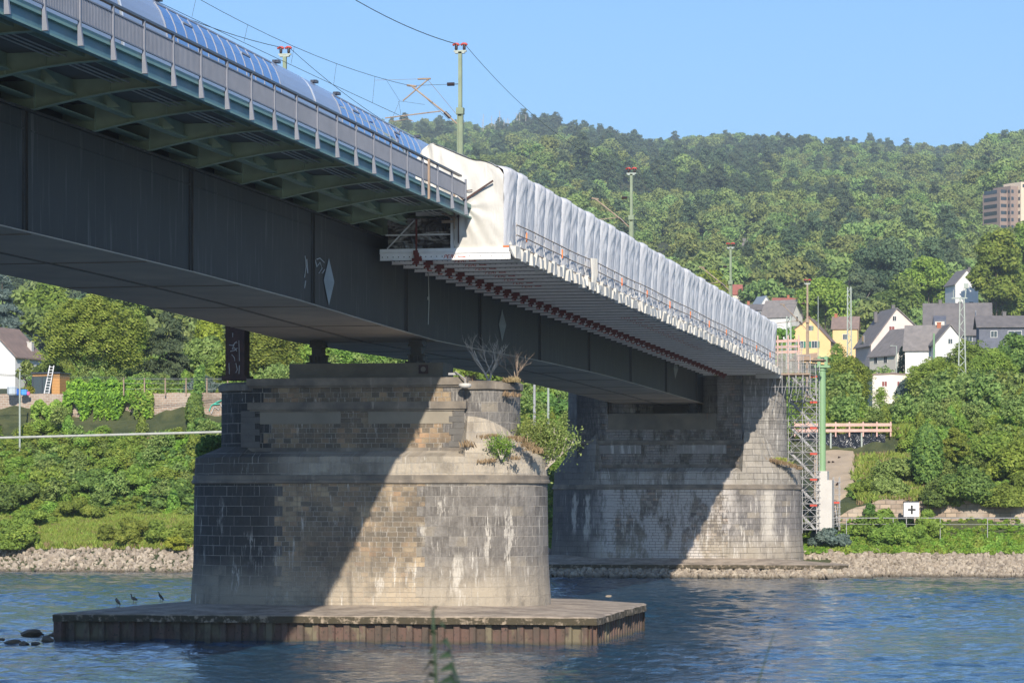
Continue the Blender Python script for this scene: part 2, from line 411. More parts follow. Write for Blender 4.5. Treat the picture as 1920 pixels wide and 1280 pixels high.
M['f_blue'] = foliage('blue_needles', (0.0637, 0.1018, 0.0913), (0.1547, 0.2194, 0.193), (0.273, 0.3335, 0.2896), .1)
M['f_pale'] = foliage('pale_leaves', (0.0935, 0.1458, 0.04), (0.22, 0.324, 0.085), (0.374, 0.4644, 0.15), .12)
M['f_dry'] = foliage('dry_grass_blades', (.20,.15,.08), (.36,.27,.15), (.48,.38,.23), .1)
M['f_grass'] = foliage('grass_blades', (0.13, 0.2, 0.035), (0.3, 0.4, 0.075), (0.46, 0.52, 0.13), .1)
M['f_vine'] = foliage('vine_leaves', (0.0698, 0.1449, 0.0243), (0.1748, 0.3231, 0.0405), (0.3378, 0.5234, 0.0607), .1)
M['near_leaf'] = simple('shadowed_leaf', (.02,.04,.02), (.03,.06,.025), 20, .6)  # dark green for the plants close to the camera
M['trunkwood'] = M['bark']

n = N('haze'); n.t.nodes.remove(n.p)
v = n.n('ShaderNodeVolumePrincipled'); v.inputs['Density'].default_value = .00018; v.inputs['Color'].default_value = (.80, .92, 1.0, 1); v.inputs['Anisotropy'].default_value = .2
n.lk(v.outputs[0], n.out.inputs['Volume']); M['haze'] = n.m
from mathutils import noise as mn
# ------------------------------------------------------------------ terrain
PL = [(-60,-3),(-2,-.6),(0,0),(5,1.7),(7,2.1),(14,4.0),(17,4.6),(29,12.6),(31,13.2),(31.3,15.1),(45,15.3),(80,16.6),(120,19.5),(250,28),(480,40),(900,60)]
PR = [(-60,-3),(-2,-.6),(0,0),(5,1.7),(8,2.6),(9.6,3.7),(10.4,5.3),(25,8.3),(33,9.8),(33.6,11.2),(50,12.4),(115,14.9),(200,19.5),(270,27),(350,30.5),(480,40),(900,60)]
SKY = [(-2600,330),(-600,290),(0,240),(400,226),(700,224),(780,225),(850,232),(900,243),(1000,236),(1060,240),(1130,254),(1220,273),(1260,262),(1350,256),(1500,262),(1600,268),(1700,278),(1800,276),(1860,268),(1920,254),(2100,240),(2700,280),(4600,330)]
def T(X, Y):
    px, D = camc(X, Y); yb = Y-224
    t = sstep(-75, -45, X)
    z = lerp(interp(yb, PL), interp(yb, PR), t)
    if D > 600:
        zs = 6.7 + 3000*(915-interp(px, SKY))/5500 - 14
        u = (D-700)/2300
        zm = 40 + (zs-40)*u if u < 1 else zs - (D-3000)*.25
        a = sstep(700, 1200, D)*(1-sstep(2700, 3000, D)*.85)
        zm += a*(16*mn.noise(Vector((X/210, Y/260, 0))) + 9*mn.noise(Vector((X/80, Y/110, 5))))
        z = lerp(z, zm, sstep(600, 780, D))
    return z
cols = list(range(-2600, 4601, 40)); rows = [200,210,216,219,221,222.5]+[222.5+1.3*i for i in range(1,36)]+[270+6*i for i in range(22)]+[400+20*i for i in range(15)]+[700+50*i for i in range(60)]
g = MB()
for D in rows:
    for px in cols:
        x, y = P(px, D); g.v.append((x, y, T(x, y)))
nc = len(cols)
g.f = [(j*nc+i, j*nc+i+1, (j+1)*nc+i+1, (j+1)*nc+i) for j in range(len(rows)-1) for i in range(nc-1)]
n = N('ground'); p_ = n.pos()
c = n.mix(n.rng(n.noise(p_, .12, 6), .38, .62), (.045,.062,.022), (.085,.09,.035))
c = n.mix(n.rng(n.noise(p_, .9, 5), .45, .65), c, (.035,.05,.018))
n.col(c); n.rough(.95); n.bump(n.noise(p_, 1.5, 6), .6, .3)
M['ground'] = n.m
tag(put('ground', g, M['ground'], smooth=True), kind='structure')
g = MB()
g.grid(lambda u, v: (lerp(-400, 400, u), lerp(-400, 14, v), 5.0 if v < .97 else (3.5 if v < .985 else -1)), 8, 80)
tag(put('riverbank', g, M['soil']), kind='structure')

# ------------------------------------------------------------------ water
n = N('river_water'); p_ = n.pos()
n.col((.016,.055,.100)); n.rough(.05); n.p.inputs['IOR'].default_value = 1.42
a = n.noise(p_, 1.6, 4, .6, .4)
n.bump(a, 1.0, .09)
M['water'] = n.m
wr = np.random.default_rng(5)
xs_ = np.concatenate([np.linspace(-900, -150, 12), np.arange(-145, 62, .27), np.linspace(66, 900, 12)])
ys_ = np.concatenate([np.linspace(8, 70, 8), np.linspace(72, 86, 12), np.arange(86.3, 226, .25), [228, 234]])
GX, GY = np.meshgrid(xs_, ys_); Z = np.zeros_like(GX)
for i in range(70):
    wl = 10**wr.uniform(math.log10(.6), math.log10(5)); k_ = 2*np.pi/wl; th = wr.normal()*.75 + 1.2; ph = wr.uniform(0, 6.28)
    sl_ = .029*(.85 if wl < 1.2 else (1.05 if wl < 2.5 else .6))
    Z += sl_/k_*np.sin(k_*(np.cos(th)*GX+np.sin(th)*GY)+ph + .8*np.sin(GX*.11+i)+.8*np.sin(GY*.09+2*i))
mod = .75+.35*np.sin(GX*.10+GY*.06+1)*np.sin(GY*.13-GX*.03)+.25*np.sin(GX*.31+GY*.21)*np.sin(GY*.27+.5)
win = np.clip((GX+150)/12, 0, 1)*np.clip((64-GX)/12, 0, 1)*np.clip((GY-72)/14, 0, 1)*np.clip((226-GY)/3, 0.25, 1)
Z *= mod*win
V = np.stack([GX, GY, Z], -1).reshape(-1, 3); nx_, ny_ = len(xs_), len(ys_)
ii = (np.arange(ny_-1)[:, None]*nx_+np.arange(nx_-1)[None]).reshape(-1)
me = npmesh('water', V, np.stack([ii, ii+1, ii+nx_+1, ii+nx_], 1), M['water'], None, True)
tag(obj('water', me), kind='structure')

# ------------------------------------------------------------------ bridge
BR = thing('railway_bridge', 'long dark steel girder railway bridge with green cantilever brackets, resting on both stone piers', 'bridge', (-34, 60, 17.6))
XW, XL, XR, XRL = -30.7, -37.2, -26.5, -41.4
ZW = 17.65
def zbot(Y):
    D = Y*CT + 6.1
    return 6.7 + interp(D, [(100,7.42),(113,7.34),(122,7.2),(135.7,7.05),(149,7.2),(160,7.38),(180,7.6),(227,7.73)])
Ys = [0+2.6*i for i in range(90)]
Y1 = Ys[-1]
web = MB(); sof = MB(); vs = []
for y in Ys:
    vs += [(XW, y, zbot(y)), (XW, y, ZW), (XL, y, ZW), (XL, y, zbot(y))]
fs = []
for j in range(len(Ys)-1):
    a = j*4
    fs += [(a, a+4, a+5, a+1), (a+1, a+5, a+6, a+2), (a+2, a+6, a+7, a+3)]
fs += [(0,1,2,3), tuple((len(Ys)-1)*4+k for k in (3,2,1,0))]
web.add(vs, fs)
vs = []; fs = []
for y in Ys:
    z = zbot(y); vs += [(XW+.12, y, z-.04), (XW+.12, y, z+.0), (XL-.12, y, z+.0), (XL-.12, y, z-.04)]
for j in range(len(Ys)-1):
    for k in range(4):
        a = j*4+k; b = j*4+(k+1) % 4; fs.append((a, a+4, b+4, b))
sof.add(vs, fs+[(0,1,2,3)])
girder = put('main_girder', web.warp(), M['girder'], BR)
put('soffit_plate', sof.warp(), M['girder_under'], girder)
seam = MB()
for j in range(len(Ys)-1):
    y0, y1 = Ys[j], Ys[j+1]
    seam.bar((-34, y0, zbot(y0)-.05), (-34, y1, zbot(y1)-.05), .16, .03)
for k in range(-12, 13):
    y = 122.1 + 10.4*k
    if 2 < y < Y1: seam.box(XW+.1, y-.05, zbot(y)-.075, XL-.1, y+.03, zbot(y)-.055)
M['seam'] = simple('soffit_seam', (.22,.185,.145), (.16,.14,.11), .8, .8)
put('soffit_seam', seam.warp(), M['seam'], girder)
fl = MB(); fl.longbox(XW+.002, XW+.13, ZW-.06, ZW+.02, 0, Y1, 2.6); fl.longbox(XW+.002, XW+.03, 17.05, 17.09, 0, Y1, 2.6)
put('top_flange', fl.warp(), M['girder'], girder)
for k in range(-4, 8):
    y = (115.3-6.1)/CT - 0 + 15.6*k
    if not 2 < y < Y1: continue
    q = MB(); q.box(XW+.003, y-.20, zbot(y)+.02, XW+.035, y+.20, ZW-.07)
    q.box(XW+.036, y-.03, zbot(y)+.02, XW+.11, y+.03, ZW-.07)
    for s in (-.16, .16):
        for i in range(22):
            z = lerp(zbot(y)+.1, ZW-.2, i/21); q.box(XW+.036, y+s-.018, z-.018, XW+.05, y+s+.018, z+.018)
    put('web_splice', q.warp(), M['girder'], girder)
M['diamond'] = simple('diamond_plate', (.36,.38,.38), (.28,.30,.30), 1, .6)
M['diamond2'] = simple('diamond_plate_worn', (.30,.30,.26), (.22,.22,.20), 1, .6)
for px, yc, hh in ((615, 528, 1.9), (940, 610, 1.7), (1265, 712, 1.5)):
    y = Yof(px, XW); z = onY(px, yc, y).z - vc(y)
    if px == 1265: z = zbot(y)+1.9
    q = MB(); X0 = XW+.04
    q.add([(X0, y-.8, z), (X0, y, z+hh/2), (X0, y+.8, z), (X0, y, z-hh/2), (X0+.22, y, z)], [(0,4,1),(1,4,2),(2,4,3),(3,4,0)])
    put('diamond_plate', q.warp(), M['diamond' if px < 900 else 'diamond2'], BR)

deck = MB()
deck.longbox(XRL, XR-.05, 18.52, 18.74, 0, 236, 2.6)
deck.longbox(-29.75, -29.6, 18.745, 18.98, 0, 236, 2.6); deck.longbox(-38.4, -38.25, 18.745, 18.98, 0, 236, 2.6)
put('deck_slab', deck.warp(), M['deck'], BR)
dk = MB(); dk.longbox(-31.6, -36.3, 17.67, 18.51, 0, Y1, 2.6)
put('inner_stringer_box', dk.warp(), M['black'], BR)  # near-black colour paints the shade of the void behind the brackets
st = MB(); st.longbox(-29.2, -29.5, 18.02, 18.08, 0, Y1, 2.6); st.longbox(-29.33, -29.37, 18.08, 18.51, 0, Y1, 2.6)
st.longbox(-27.1, -27.15, 18.33, 18.51, 0, Y1, 2.6); st.longbox(-30.5, -30.9, 17.98, 18.02, 0, Y1, 2.6)
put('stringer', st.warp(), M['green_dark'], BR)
for x in (-27.62, -27.85, -28.08):
    q = MB(); q.tube([(x, y, 18.36) for y in Ys[:48]], .022, 5); put('conduit', q.warp(), M['conduit'], BR)
# cross brackets
prof = [(XR-.02, 18.50), (XR-.02, 18.24), (-27.4, 18.20), (-28.2, 18.11), (-29.0, 17.98), (-29.8, 17.83), (-30.45, 17.69), (-30.72, 17.67), (-31.55, 17.67), (-31.55, 18.50)]
def bracket(y):
    q = MB(); q.prismY(prof, y-.012, y+.012)
    b = prof[1:8]
    for a, c in zip(b[:-1], b[1:]):
        q.bar((a[0], y, a[1]-.012), (c[0], y, c[1]-.012), .26, .025, (0,0,1))
    for x in (-28.2, -29.37, -30.5):
        z = interp(-x, [(-p[0], p[1]) for p in prof[1:8]])
        q.box(x-.015, y-.10, z, x+.015, y+.10, 18.5)
    return q.warp()
by = [122.1-5.2*k for k in range(22)]
for y in by:
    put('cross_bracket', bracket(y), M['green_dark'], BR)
    q = MB(); q.add([(-28.8, y-2.61, 18.02), (-29.33, y-2.61, 18.02), (-29.33, y-2.61, 18.5), (-28.8, y-2.59, 18.02), (-29.33, y-2.59, 18.02), (-29.33, y-2.59, 18.5)],
          [(0,1,2), (5,4,3), (0,3,4,1), (1,4,5,2), (2,5,3,0)])
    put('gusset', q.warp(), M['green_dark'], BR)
# fascia beam
fa = MB(); fa.longbox(XR, XR+.02, 18.24, 18.74, 2, 121.2, 2.6)
fascia = put('fascia_beam', fa.warp(), M['blue_fascia'], BR)
fa = MB(); fa.longbox(XR-.05, XR+.14, 18.20, 18.26, 2, 121.2, 2.6)
put('lower_flange', fa.warp(), M['green_light'], fascia)
fa = MB(); fa.longbox(XR+.021, XR+.13, 18.62, 18.78, 2, 121.2, 2.6)
put('upper_flange', fa.warp(), M['green_light'], fascia)
hr = MB(); hr.longbox(XR+.10, XR+.24, 19.70, 19.77, 2, 118.6, 2.6)
rail = put('handrail', hr.warp(), M['rail_dark'], BR)
y = 119.5; k = 0
while y > 4:
    q = MB(); q.box(XR+.15, y-.045, 18.55, XR+.23, y+.045, 19.70)
    q.add([(XR+.15,y-.05,18.22),(XR+.30,y-.05,18.22),(XR+.23,y-.05,18.75),(XR+.15,y-.05,18.75),(XR+.15,y+.05,18.22),(XR+.30,y+.05,18.22),(XR+.23,y+.05,18.75),(XR+.15,y+.05,18.75)],
          [(3,2,1,0),(4,5,6,7),(0,1,5,4),(1,2,6,5),(2,3,7,6),(3,0,4,7)])
    put('railing_post', q.warp(), M['rail_grey'], rail)
    q = MB(); a, b = y-2.52, y-.08
    q.box(XR+.16, a, 19.50, XR+.21, b, 19.54); q.box(XR+.16, a, 18.86, XR+.21, b, 18.90)
    nb = 21
    for i in range(nb):
        yy = lerp(a+.06, b-.06, i/(nb-1)); q.box(XR+.175, yy-.032, 18.90, XR+.195, yy+.032, 19.50)
    put('infill_panel', q.warp(), M['rail_grey'], rail)
    y -= 2.6
# left railing, a plain one far side
q = MB(); q.longbox(XRL-.02, XRL+.04, 19.68, 19.75, 2, 236, 2.6); q.longbox(XRL-.02, XRL+.04, 18.2, 18.74, 2, 236, 2.6)
for i in range(90): q.box(XRL-.03, 3+2.6*i, 18.74, XRL+.05, 3.08+2.6*i, 19.68)
put('side_parapet', q.warp(), M['rail_grey'], BR)
# track
q = MB()
for x in (-31.38, -32.82, -35.2, -36.64): q.longbox(x-.035, x+.035, 18.745, 18.80, 2, 234, 2.6)
put('rail_track', q.warp(), M['rust'], BR)
# damaged end post with tarnished strip
q = MB(); y = Yof(803, XR+.25); q.box(XR+.24, y-.06, 18.15, XR+.32, y+.06, 19.72); put('joint_cover', q.warp(), M['wood'], BR)
# bearings
def bearing(x, y, z0, z1):
    q = MB(); h = z1-z0
    for (a, b, w, l) in ((0, .10, .95, .95), (.10, .34, .70, .70), (.34, .40, .80, .80), (.40, .72, .50, .62), (.72, .80, .72, .72), (.80, 1.0, .62, .85)):
        q.box(x-w/2, y-l/2, z0+a*h, x+w/2, y+l/2, z0+b*h)
    for s in (-.3, -.1, .1, .3): q.box(x+s-.03, y-.42, z0+.1*h, x+s+.03, y+.42, z0+.36*h)
    return q
zb1 = zbot(131.4)+vc(131.4)-.06
for x in (-35.9, -31.2): put('bridge_bearing', bearing(x, 131.4, 12.42, zb1), M['girder'], BR)
zb2 = zbot(226)+vc(226)-.06
for x in (-35.9, -31.4): put('bridge_bearing', bearing(x, 224.2, 12.4, zb2+.02), M['girder'], BR)
# steel column beside the girder, standing on the near pier
q = MB(); xc, yc = -39.75, 131.2
q.box(xc-.46, yc-.42, 11.9, xc+.46, yc-.36, 18.0); q.box(xc-.46, yc+.36, 11.9, xc+.46, yc+.42, 18.0); q.box(xc-.03, yc-.36, 11.9, xc+.03, yc+.36, 18.0)
q.box(xc-.60, yc-.55, 11.72, xc+.60, yc+.55, 11.90); q.box(xc+.40, yc-.40, 11.9, xc+.45, yc+.36, 18)
colm = put('support_column', q, M['rust'], BR)
M['graffiti'] = simple('white_paint_line', (.6,.6,.6), None, 3, .7)
q = MB()
def scrib(pts, r=.018): q.tube([(xc+x, yc-.43, z) for x, z in pts], r, 4)
scrib([(-.28,13.35),(-.1,13.32),(.08,13.5),(.1,13.42)]); scrib([(0,13.45),(-.12,13.15),(-.02,13.22),(.1,13.05)]); scrib([(-.22,13.05),(0,13.1),(.12,13.2)])
scrib([(.2,13.55),(.22,12.6)]); scrib([(-.15,12.9),(-.02,12.75),(.0,12.6)]); scrib([(-.28,12.5),(-.26,12.0)]); scrib([(.05,12.5),(.12,12.2),(.05,12.05)]); scrib([(.22,12.4),(.2,12.0)]); scrib([(-.1,13.9),(-.1,13.7)])
put('graffiti', q, M['graffiti'], colm)
# graffiti tags on the girder web near the first diamond
q = MB()
def wsc(pts):
    out = []
    for px, py in pts:
        y = Yof(px, XW+.02); out.append((XW+.02, y, onY(px, py, y).z))
    q.tube(out, .02, 4)
for pts in ([(572,480),(574,500),(571,520)], [(573,526),(571,540)], [(591,487),(594,500),(600,492),(604,503),(598,512)], [(594,486),(600,484),(608,492)], [(575,486),(577,512)], [(604,512),(609,505)]): wsc(pts)
put('graffiti', q, M['graffiti'], girder)
# hanging rope
q = MB(); y = Yof(803, -30.2); q.tube([(-30.2, y, 16.6+vc(y)), (-30.18, y+.05, 15.2), (-30.2, y, 14.1)], .02, 5); q.tube([(-30.2,y,15.35),(-30.2,y,15.22)], .05, 5)
tag(put('hanging_rope', q, M['conduit']), 'thin white rope with a knot hanging down in front of the dark girder', 'rope')

# ------------------------------------------------------------------ train
TR = thing('passenger_train', 'pale grey double deck passenger train with curved blue upper windows, behind the bridge railing', 'train', (-32.1, 60, 18.8))
XT, ZR = -32.1, 18.80
sec = [(1.36,.3),(1.40,1.0),(1.40,2.3),(1.385,2.75),(1.345,3.1),(1.26,3.45),(1.12,3.8),(.93,4.08),(.70,4.28),(.40,4.41),(0,4.46)]
full = sec + [(-x, z) for x, z in reversed(sec[:-1])]
def coach(y0, y1, w0, w1):
    q = MB(); q.prismY([(XT+x, ZR+z) for x, z in full], y0+.18, y1-.18, 6)
    c = put('coach_body', q.warp(), M['train_grey'], TR)
    q = MB(); q.prismY([(XT+x*.975, ZR+z*.99) for x, z in full], y1-.19, y1+.19, 1); put('gangway_bellows', q.warp(), M['train_joint'], c)
    nw = 12; ww = (w1-w0)/nw
    sw = sec[3:8]
    q = MB()
    for i in range(nw+1):
        y = w0+i*ww
        vs = []
        for x, z in sw:
            vs += [(XT+x+.028, y-.035, ZR+z+.012), (XT+x+.028, y+.035, ZR+z+.012), (XT+x-.02, y+.035, ZR+z), (XT+x-.02, y-.035, ZR+z)]
        fs = []
        for j in range(len(sw)-1):
            for k in range(4):
                a = j*4+k; b = j*4+(k+1) % 4; fs.append((a, b, b+4, a+4))
        q.add(vs, fs)
    for (x, z) in (sec[7], sec[3]): q.box(XT+x-.01, w0-.04, ZR+z-.01, XT+x+.035, w1+.04, ZR+z+.035)
    put('window_frame', q.warp(), M['train_frame'], c)
    for i in range(nw):
        a, b = w0+i*ww+.03, w0+(i+1)*ww-.03
        q = MB(); vs = []
        for x, z in sw: vs += [(XT+x+.012, a, ZR+z+.006), (XT+x+.012, b, ZR+z+.006)]
        q.add(vs, [(2*j, 2*j+1, 2*j+3, 2*j+2) for j in range(len(sw)-1)])
        put('window', q.warp(), M['train_glass'], c, smooth=True)
        if i in (2, 8):
            q = MB(); x, z = sec[6]; q.box(XT+x+.0, a, ZR+z-.03, XT+x+.05, b, ZR+z+.03); put('vent_bar', q.warp(), M['train_frame'], c)
    q = MB()
    for y in (y0+2.0, y0+5.5, y1-3.5): q.box(XT+.55, y, ZR+4.33, XT+.8, y+.35, ZR+4.44)
    put('roof_fitting', q.warp(), M['rail_dark'], c)
coach(65.3, 88.8, 69.9, 83.8); coach(88.8, 112.2, 93.4, 107.2); coach(112.2, 135.7, 116.2, 130.6)

# ------------------------------------------------------------------ piers
def ring(cx, cy, a, rx, ry, z, n=18, zf=None):
    """stadium outline: flat faces of half length a, elliptic ends; starts at the back"""
    pts = []
    for i in range(10): pts.append((cx - a*i/9.0*1.0 + 0, cy+ry)) if False else None
    pts = []
    nf = 10
    for i in range(nf//2+1): pts.append((cx - a*i/(nf//2), cy+ry, 0))
    for i in range(1, n): t = math.pi/2 + math.pi*i/n; pts.append((cx-a+rx*math.cos(t), cy+ry*math.sin(t), 1))
    for i in range(nf+1): pts.append((cx-a+2*a*i/nf, cy-ry, 0))
    for i in range(1, n): t = -math.pi/2 + math.pi*i/n; pts.append((cx+a+rx*math.cos(t), cy+ry*math.sin(t), 1))
    for i in range(nf//2+1): pts.append((cx+a - a*i/(nf//2), cy+ry, 0))
    out = []
    for x, y, f in pts: out.append((x, y, z if not zf else zf(x, y, f)))
    return out
def loft(rings, cap=True, uvz=0):
    """rings bottom -> top; gives uv = (arc length from the front centre, height)"""
    m = len(rings[0]); q = MB(); uv = []
    ref = rings[0]; L = [0]
    for i in range(1, m): L.append(L[-1] + math.dist(ref[i][:2], ref[i-1][:2]))
    half = L[-1]/2; U = [l-half for l in L]
    vs = [p for r in rings for p in r]; fs = []
    for j in range(len(rings)-1):
        for i in range(m-1):
            fs.append((j*m+i, j*m+i+1, (j+1)*m+i+1, (j+1)*m+i))
            uv += [(U[i], rings[j][i][2]+40), (U[i+1], rings[j][i+1][2]+40), (U[i+1], rings[j+1][i+1][2]+40), (U[i], rings[j+1][i][2]+40)]
    if cap:
        t = (len(rings)-1)*m; fs.append(tuple(t+i for i in range(m-1)))
        uv += [(rings[-1][i][0], rings[-1][i][1]) for i in range(m-1)]
    q.add(vs, fs); q.uv = uv; return q
def boxuv(x0, x1, y0, y1, z0, z1, cx):
    q = MB(); q.box(x0, y0, z0, x1, y1, z1)
    uv = []
    for f in q.f:
        for i in f:
            x, y, z = q.v[i]
            uv.append((x-cx + (y-y0), z+40))
    q.uv = uv; return q
# The uv height is shifted by 40 so that every course number is positive; masks on height use it too
def wobble(q, amp, sc=1.2, zonly=False):
    out = []
    for x, y, z in q.v:
        d = mn.noise_vector(Vector((x, y, z))*sc)*amp
        out.append((x+d.x*(not zonly), y+d.y*(not zonly), z+d.z))
    q.v = out; return q

# ---- near pier
CX, CY = -33.45, 131.4
P1 = thing('bridge_pier', 'near stone pier of brown and dark blocks, standing on a concrete platform in the river', 'bridge pier', (CX, CY, 1.2))
body = loft([ring(CX, CY, 4.6, 3.85, 4.05, .9), ring(CX, CY, 4.6, 3.82, 4.0, 1.7), ring(CX, CY, 4.6, 3.72, 3.80, 3.4), ring(CX, CY, 4.6, 3.68, 3.72, 6.92)], cap=False)
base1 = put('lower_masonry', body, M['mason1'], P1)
c1 = loft([ring(CX, CY, 4.6, 3.66, 3.70, 6.90), ring(CX, CY, 4.6, 3.80, 3.82, 6.94), ring(CX, CY, 4.6, 3.80, 3.82, 7.06), ring(CX, CY, 4.6, 3.74, 3.76, 7.10), ring(CX, CY, 4.6, 3.76, 3.78, 7.26), ring(CX, CY, 4.6, 3.66, 3.70, 7.30)])
put('lower_cornice', c1, M['cornice'], P1)
# weathering: steep slope on the flat faces, half cones on the noses
def zt(x, y, f): return (8.75+1.2*abs(y-CY)/2.4 if x > CX else 8.6) if f else 8.42
r0 = ring(CX, CY, 4.6, 3.68, 3.66, 7.2); r1 = ring(CX, CY, 4.6, 3.66, 3.56, 8.12)
r2 = ring(CX, CY, 4.75, 2.25, 2.46, 9.9, zf=zt); r2 = [(x, y, z) for x, y, z in r2]
wq = loft([r0, ring(CX, CY, 4.6, 3.66, 3.62, 7.7), r1, r2], cap=False); 
M['weather'] = simple('weathering_concrete', (.33,.29,.235), (.22,.19,.155), .8, .9, .5, 0, ((.12,.10,.085), .63))
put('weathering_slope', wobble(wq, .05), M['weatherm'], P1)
nose = loft([ring(CX, CY, 4.75, 2.3, 2.3, 8.2), ring(CX, CY, 4.75, 2.28, 2.28, 11.15)])
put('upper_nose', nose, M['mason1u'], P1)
capq = loft([ring(CX, CY, 4.75, 2.28, 2.28, 11.12), ring(CX, CY, 4.75, 2.42, 2.42, 11.17), ring(CX, CY, 4.75, 2.42, 2.42, 11.45), ring(CX, CY, 4.75, 2.2, 2.2, 11.55)])
put('nose_coping', wobble(capq, .02), M['cornice'], P1)
yf = CY-2.45
put('upper_block', boxuv(-38.4, -28.5, yf, CY+2.45, 8.3, 11.4, CX), M['mason1u'], P1)
for zz, a, o in ((8.36, .18, .14), (10.28, .34, .16), (11.36, .34, .20)):
    q = MB(); q.box(-38.4-o, yf-o, zz, -28.5+o, CY+2.45+o, zz+a); q.box(-38.4-o*.5, yf-o*.5, zz-.09, -28.5+o*.5, CY+2.45+o*.5, zz-.003)
    put('string_course', wobble(q, .012), M['cornice'], P1)
# smooth panels of the upper block
M['panel'] = simple('smooth_panel', (.27,.235,.185), (.20,.175,.14), .7, .9, .2)
for x0, x1 in ((-38.0, -34.2), (-32.9, -29.0)):
    q = MB(); q.box(x0, yf-.03, 9.62, x1, yf-.004, 10.18); put('plaster_panel', q, M['panel'], P1)
for x0, x1 in ((-38.9, -38.0), (-29.15, -28.44)):
    q = MB()
    for i in range(6):
        w = .22 if i % 2 else 0
        q.box(x0+(w if x0 > -30 else 0), yf-.045, 8.56+i*.28, x1-(w if x0 < -30 else 0), yf-.006, 8.83+i*.28)
    put('corner_quoin', q, simple('quoin_stone', (.14,.13,.12), (.10,.095,.09), 2, .9, .3), P1)
pl = MB(); pl.box(-37.0, CY-1.1, 11.7, -29.75, CY+1.1, 12.42)
plo = put('bearing_plinth', pl, M['plinth'], P1)
q = MB(); p_ = onY(794, 692, CY-1.13); q.box(p_.x-.22, CY-1.16, p_.z-.20, p_.x+.22, CY-1.105, p_.z+.20); put('lamp_recess', q, M['rust'], plo)
q = MB(); q.tube([(p_.x, CY-1.20, p_.z), (p_.x, CY-1.165, p_.z)], .12, 10)
put('round_plate', q, M['cornice'], plo)
# platform
A = onY(97, 1157, 123.3); B = onY(1120, 1151, 123.3)
Cc = onZ(1215, 1130, 1.28); Dd = onZ(1030, 1118, 1.50); F = onZ(365, 1121.5, 1.50)
outl = [Vector((A.x, A.y, 1.16)), Vector((B.x, B.y, 1.20)), Vector((Cc.x, Cc.y, 1.28)), Vector((Dd.x+1.0, Dd.y+1.5, 1.35)), Vector((F.x-.6, F.y+1.5, 1.35))]
dense = []
for i, p in enumerate(outl):
    qn = outl[(i+1) % 5]; m = max(2, int((qn-p).length/.5))
    dense += [p.lerp(qn, k/m) for k in range(m)]
q = MB(); cen = Vector((CX, CY, 1.75)); nd = len(dense)
def edge(p, t, z=0):
    w = .14*mn.noise(p*1.1)+.06*mn.noise(p*3.7)
    v = p.lerp(cen, t); return (v.x + w*(1-t), v.y + w*(1-t), v.z + z + .03*mn.noise(Vector((v.x, v.y, 3))*.9))
vs = [edge(p, 0, -.34) for p in dense] + [edge(p, 0, -.05) for p in dense] + [edge(p, .008, 0) for p in dense] + [edge(p, .25, 0) for p in dense] + [edge(p, .5, 0) for p in dense]
fs = [(j*nd+i, j*nd+(i+1) % nd, (j+1)*nd+(i+1) % nd, (j+1)*nd+i) for j in range(4) for i in range(nd)]
q.add(vs, fs)
n = N('platform_concrete'); p_ = n.pos()
sz = n.n('ShaderNodeSeparateXYZ'); n.lk(p_, sz.inputs[0])
c = n.mix(n.rng(n.noise(n.mapping(p_, (.8, 1.1, 1)), .9, 7, .7), .40, .62), (.42,.345,.27), (.21,.17,.135))
c = n.mix(n.rng(n.noise(n.mapping(p_, (.9, 1.3, 1)), 2.6, 7, .75), .55, .64, 0, .6), c, (.12,.10,.075))
nv = n.n('ShaderNodeSeparateXYZ'); gg = n.n('ShaderNodeNewGeometry'); n.lk(gg.outputs['True Normal'], nv.inputs[0])
side = n.rng(n.math('ABSOLUTE', nv.outputs[2]), .5, .8, 1, 0)
mossy = n.mix(n.rng(n.noise(p_, 3.2, 6, .7), .52, .64), (.060,.048,.028), (.33,.26,.19))
n.col(n.mix(side, c, mossy)); n.rough(.92); n.bump(n.noise(p_, 4, 6, .7), .6, .06)
M['platform'] = n.m
plat = put('platform_slab', q, M['platform'], P1)
# sheet piling
def piling(line, z0, z1, m, parent, depth=.16, per=.70, inset=.22):
    q = MB()
    for a, b in zip(line[:-1], line[1:]):
        d = (b-a); d.z = 0; L = d.length; d.normalize(); nrm = Vector((d.y, -d.x, 0))
        pts = []; k = 0; s = 0
        while s < L:
            for o, t in ((0, 0), (0, .36), (1, .44), (1, .92)):
                if s + t*per <= L: pts.append(a + d*(s+t*per) - nrm*(inset + depth*o))
            s += per
        vs = [(p.x, p.y, z0) for p in pts] + [(p.x, p.y, z1) for p in pts]; m_ = len(pts)
        q.add(vs, [(i, i+1, m_+i+1, m_+i) for i in range(m_-1)])
    return put('sheet_piling', q, m, parent)
n = N('sheet_pile_steel'); p_ = n.pos()
sz = n.n('ShaderNodeSeparateXYZ'); n.lk(p_, sz.inputs[0])
c = n.mix(n.rng(n.noise(n.mapping(p_, (1,1,.4)), 1.8, 5), .38, .6), (.12,.070,.055), (.08,.058,.044))
c = n.mix(n.rng(n.noise(p_, 6, 6, .75), .56, .62), c, (.035,.028,.022))
c = n.mix(n.rng(n.noise(n.mapping(p_, (1.2,1.2,.5)), .8, 5, .6), .54, .62), c, (.15,.125,.08))
c = n.mix(n.rng(sz.outputs[2], .02, .18, .8, 0), c, (.05,.045,.03))
n.col(c); n.rough(.85); n.bump(n.noise(p_, 7, 5), .5, .03); M['pile'] = n.m
lo = [Vector((p.x, p.y, 0)) for p in outl]
piling(lo+[lo[0]], -1.5, .86, M['pile'], P1)
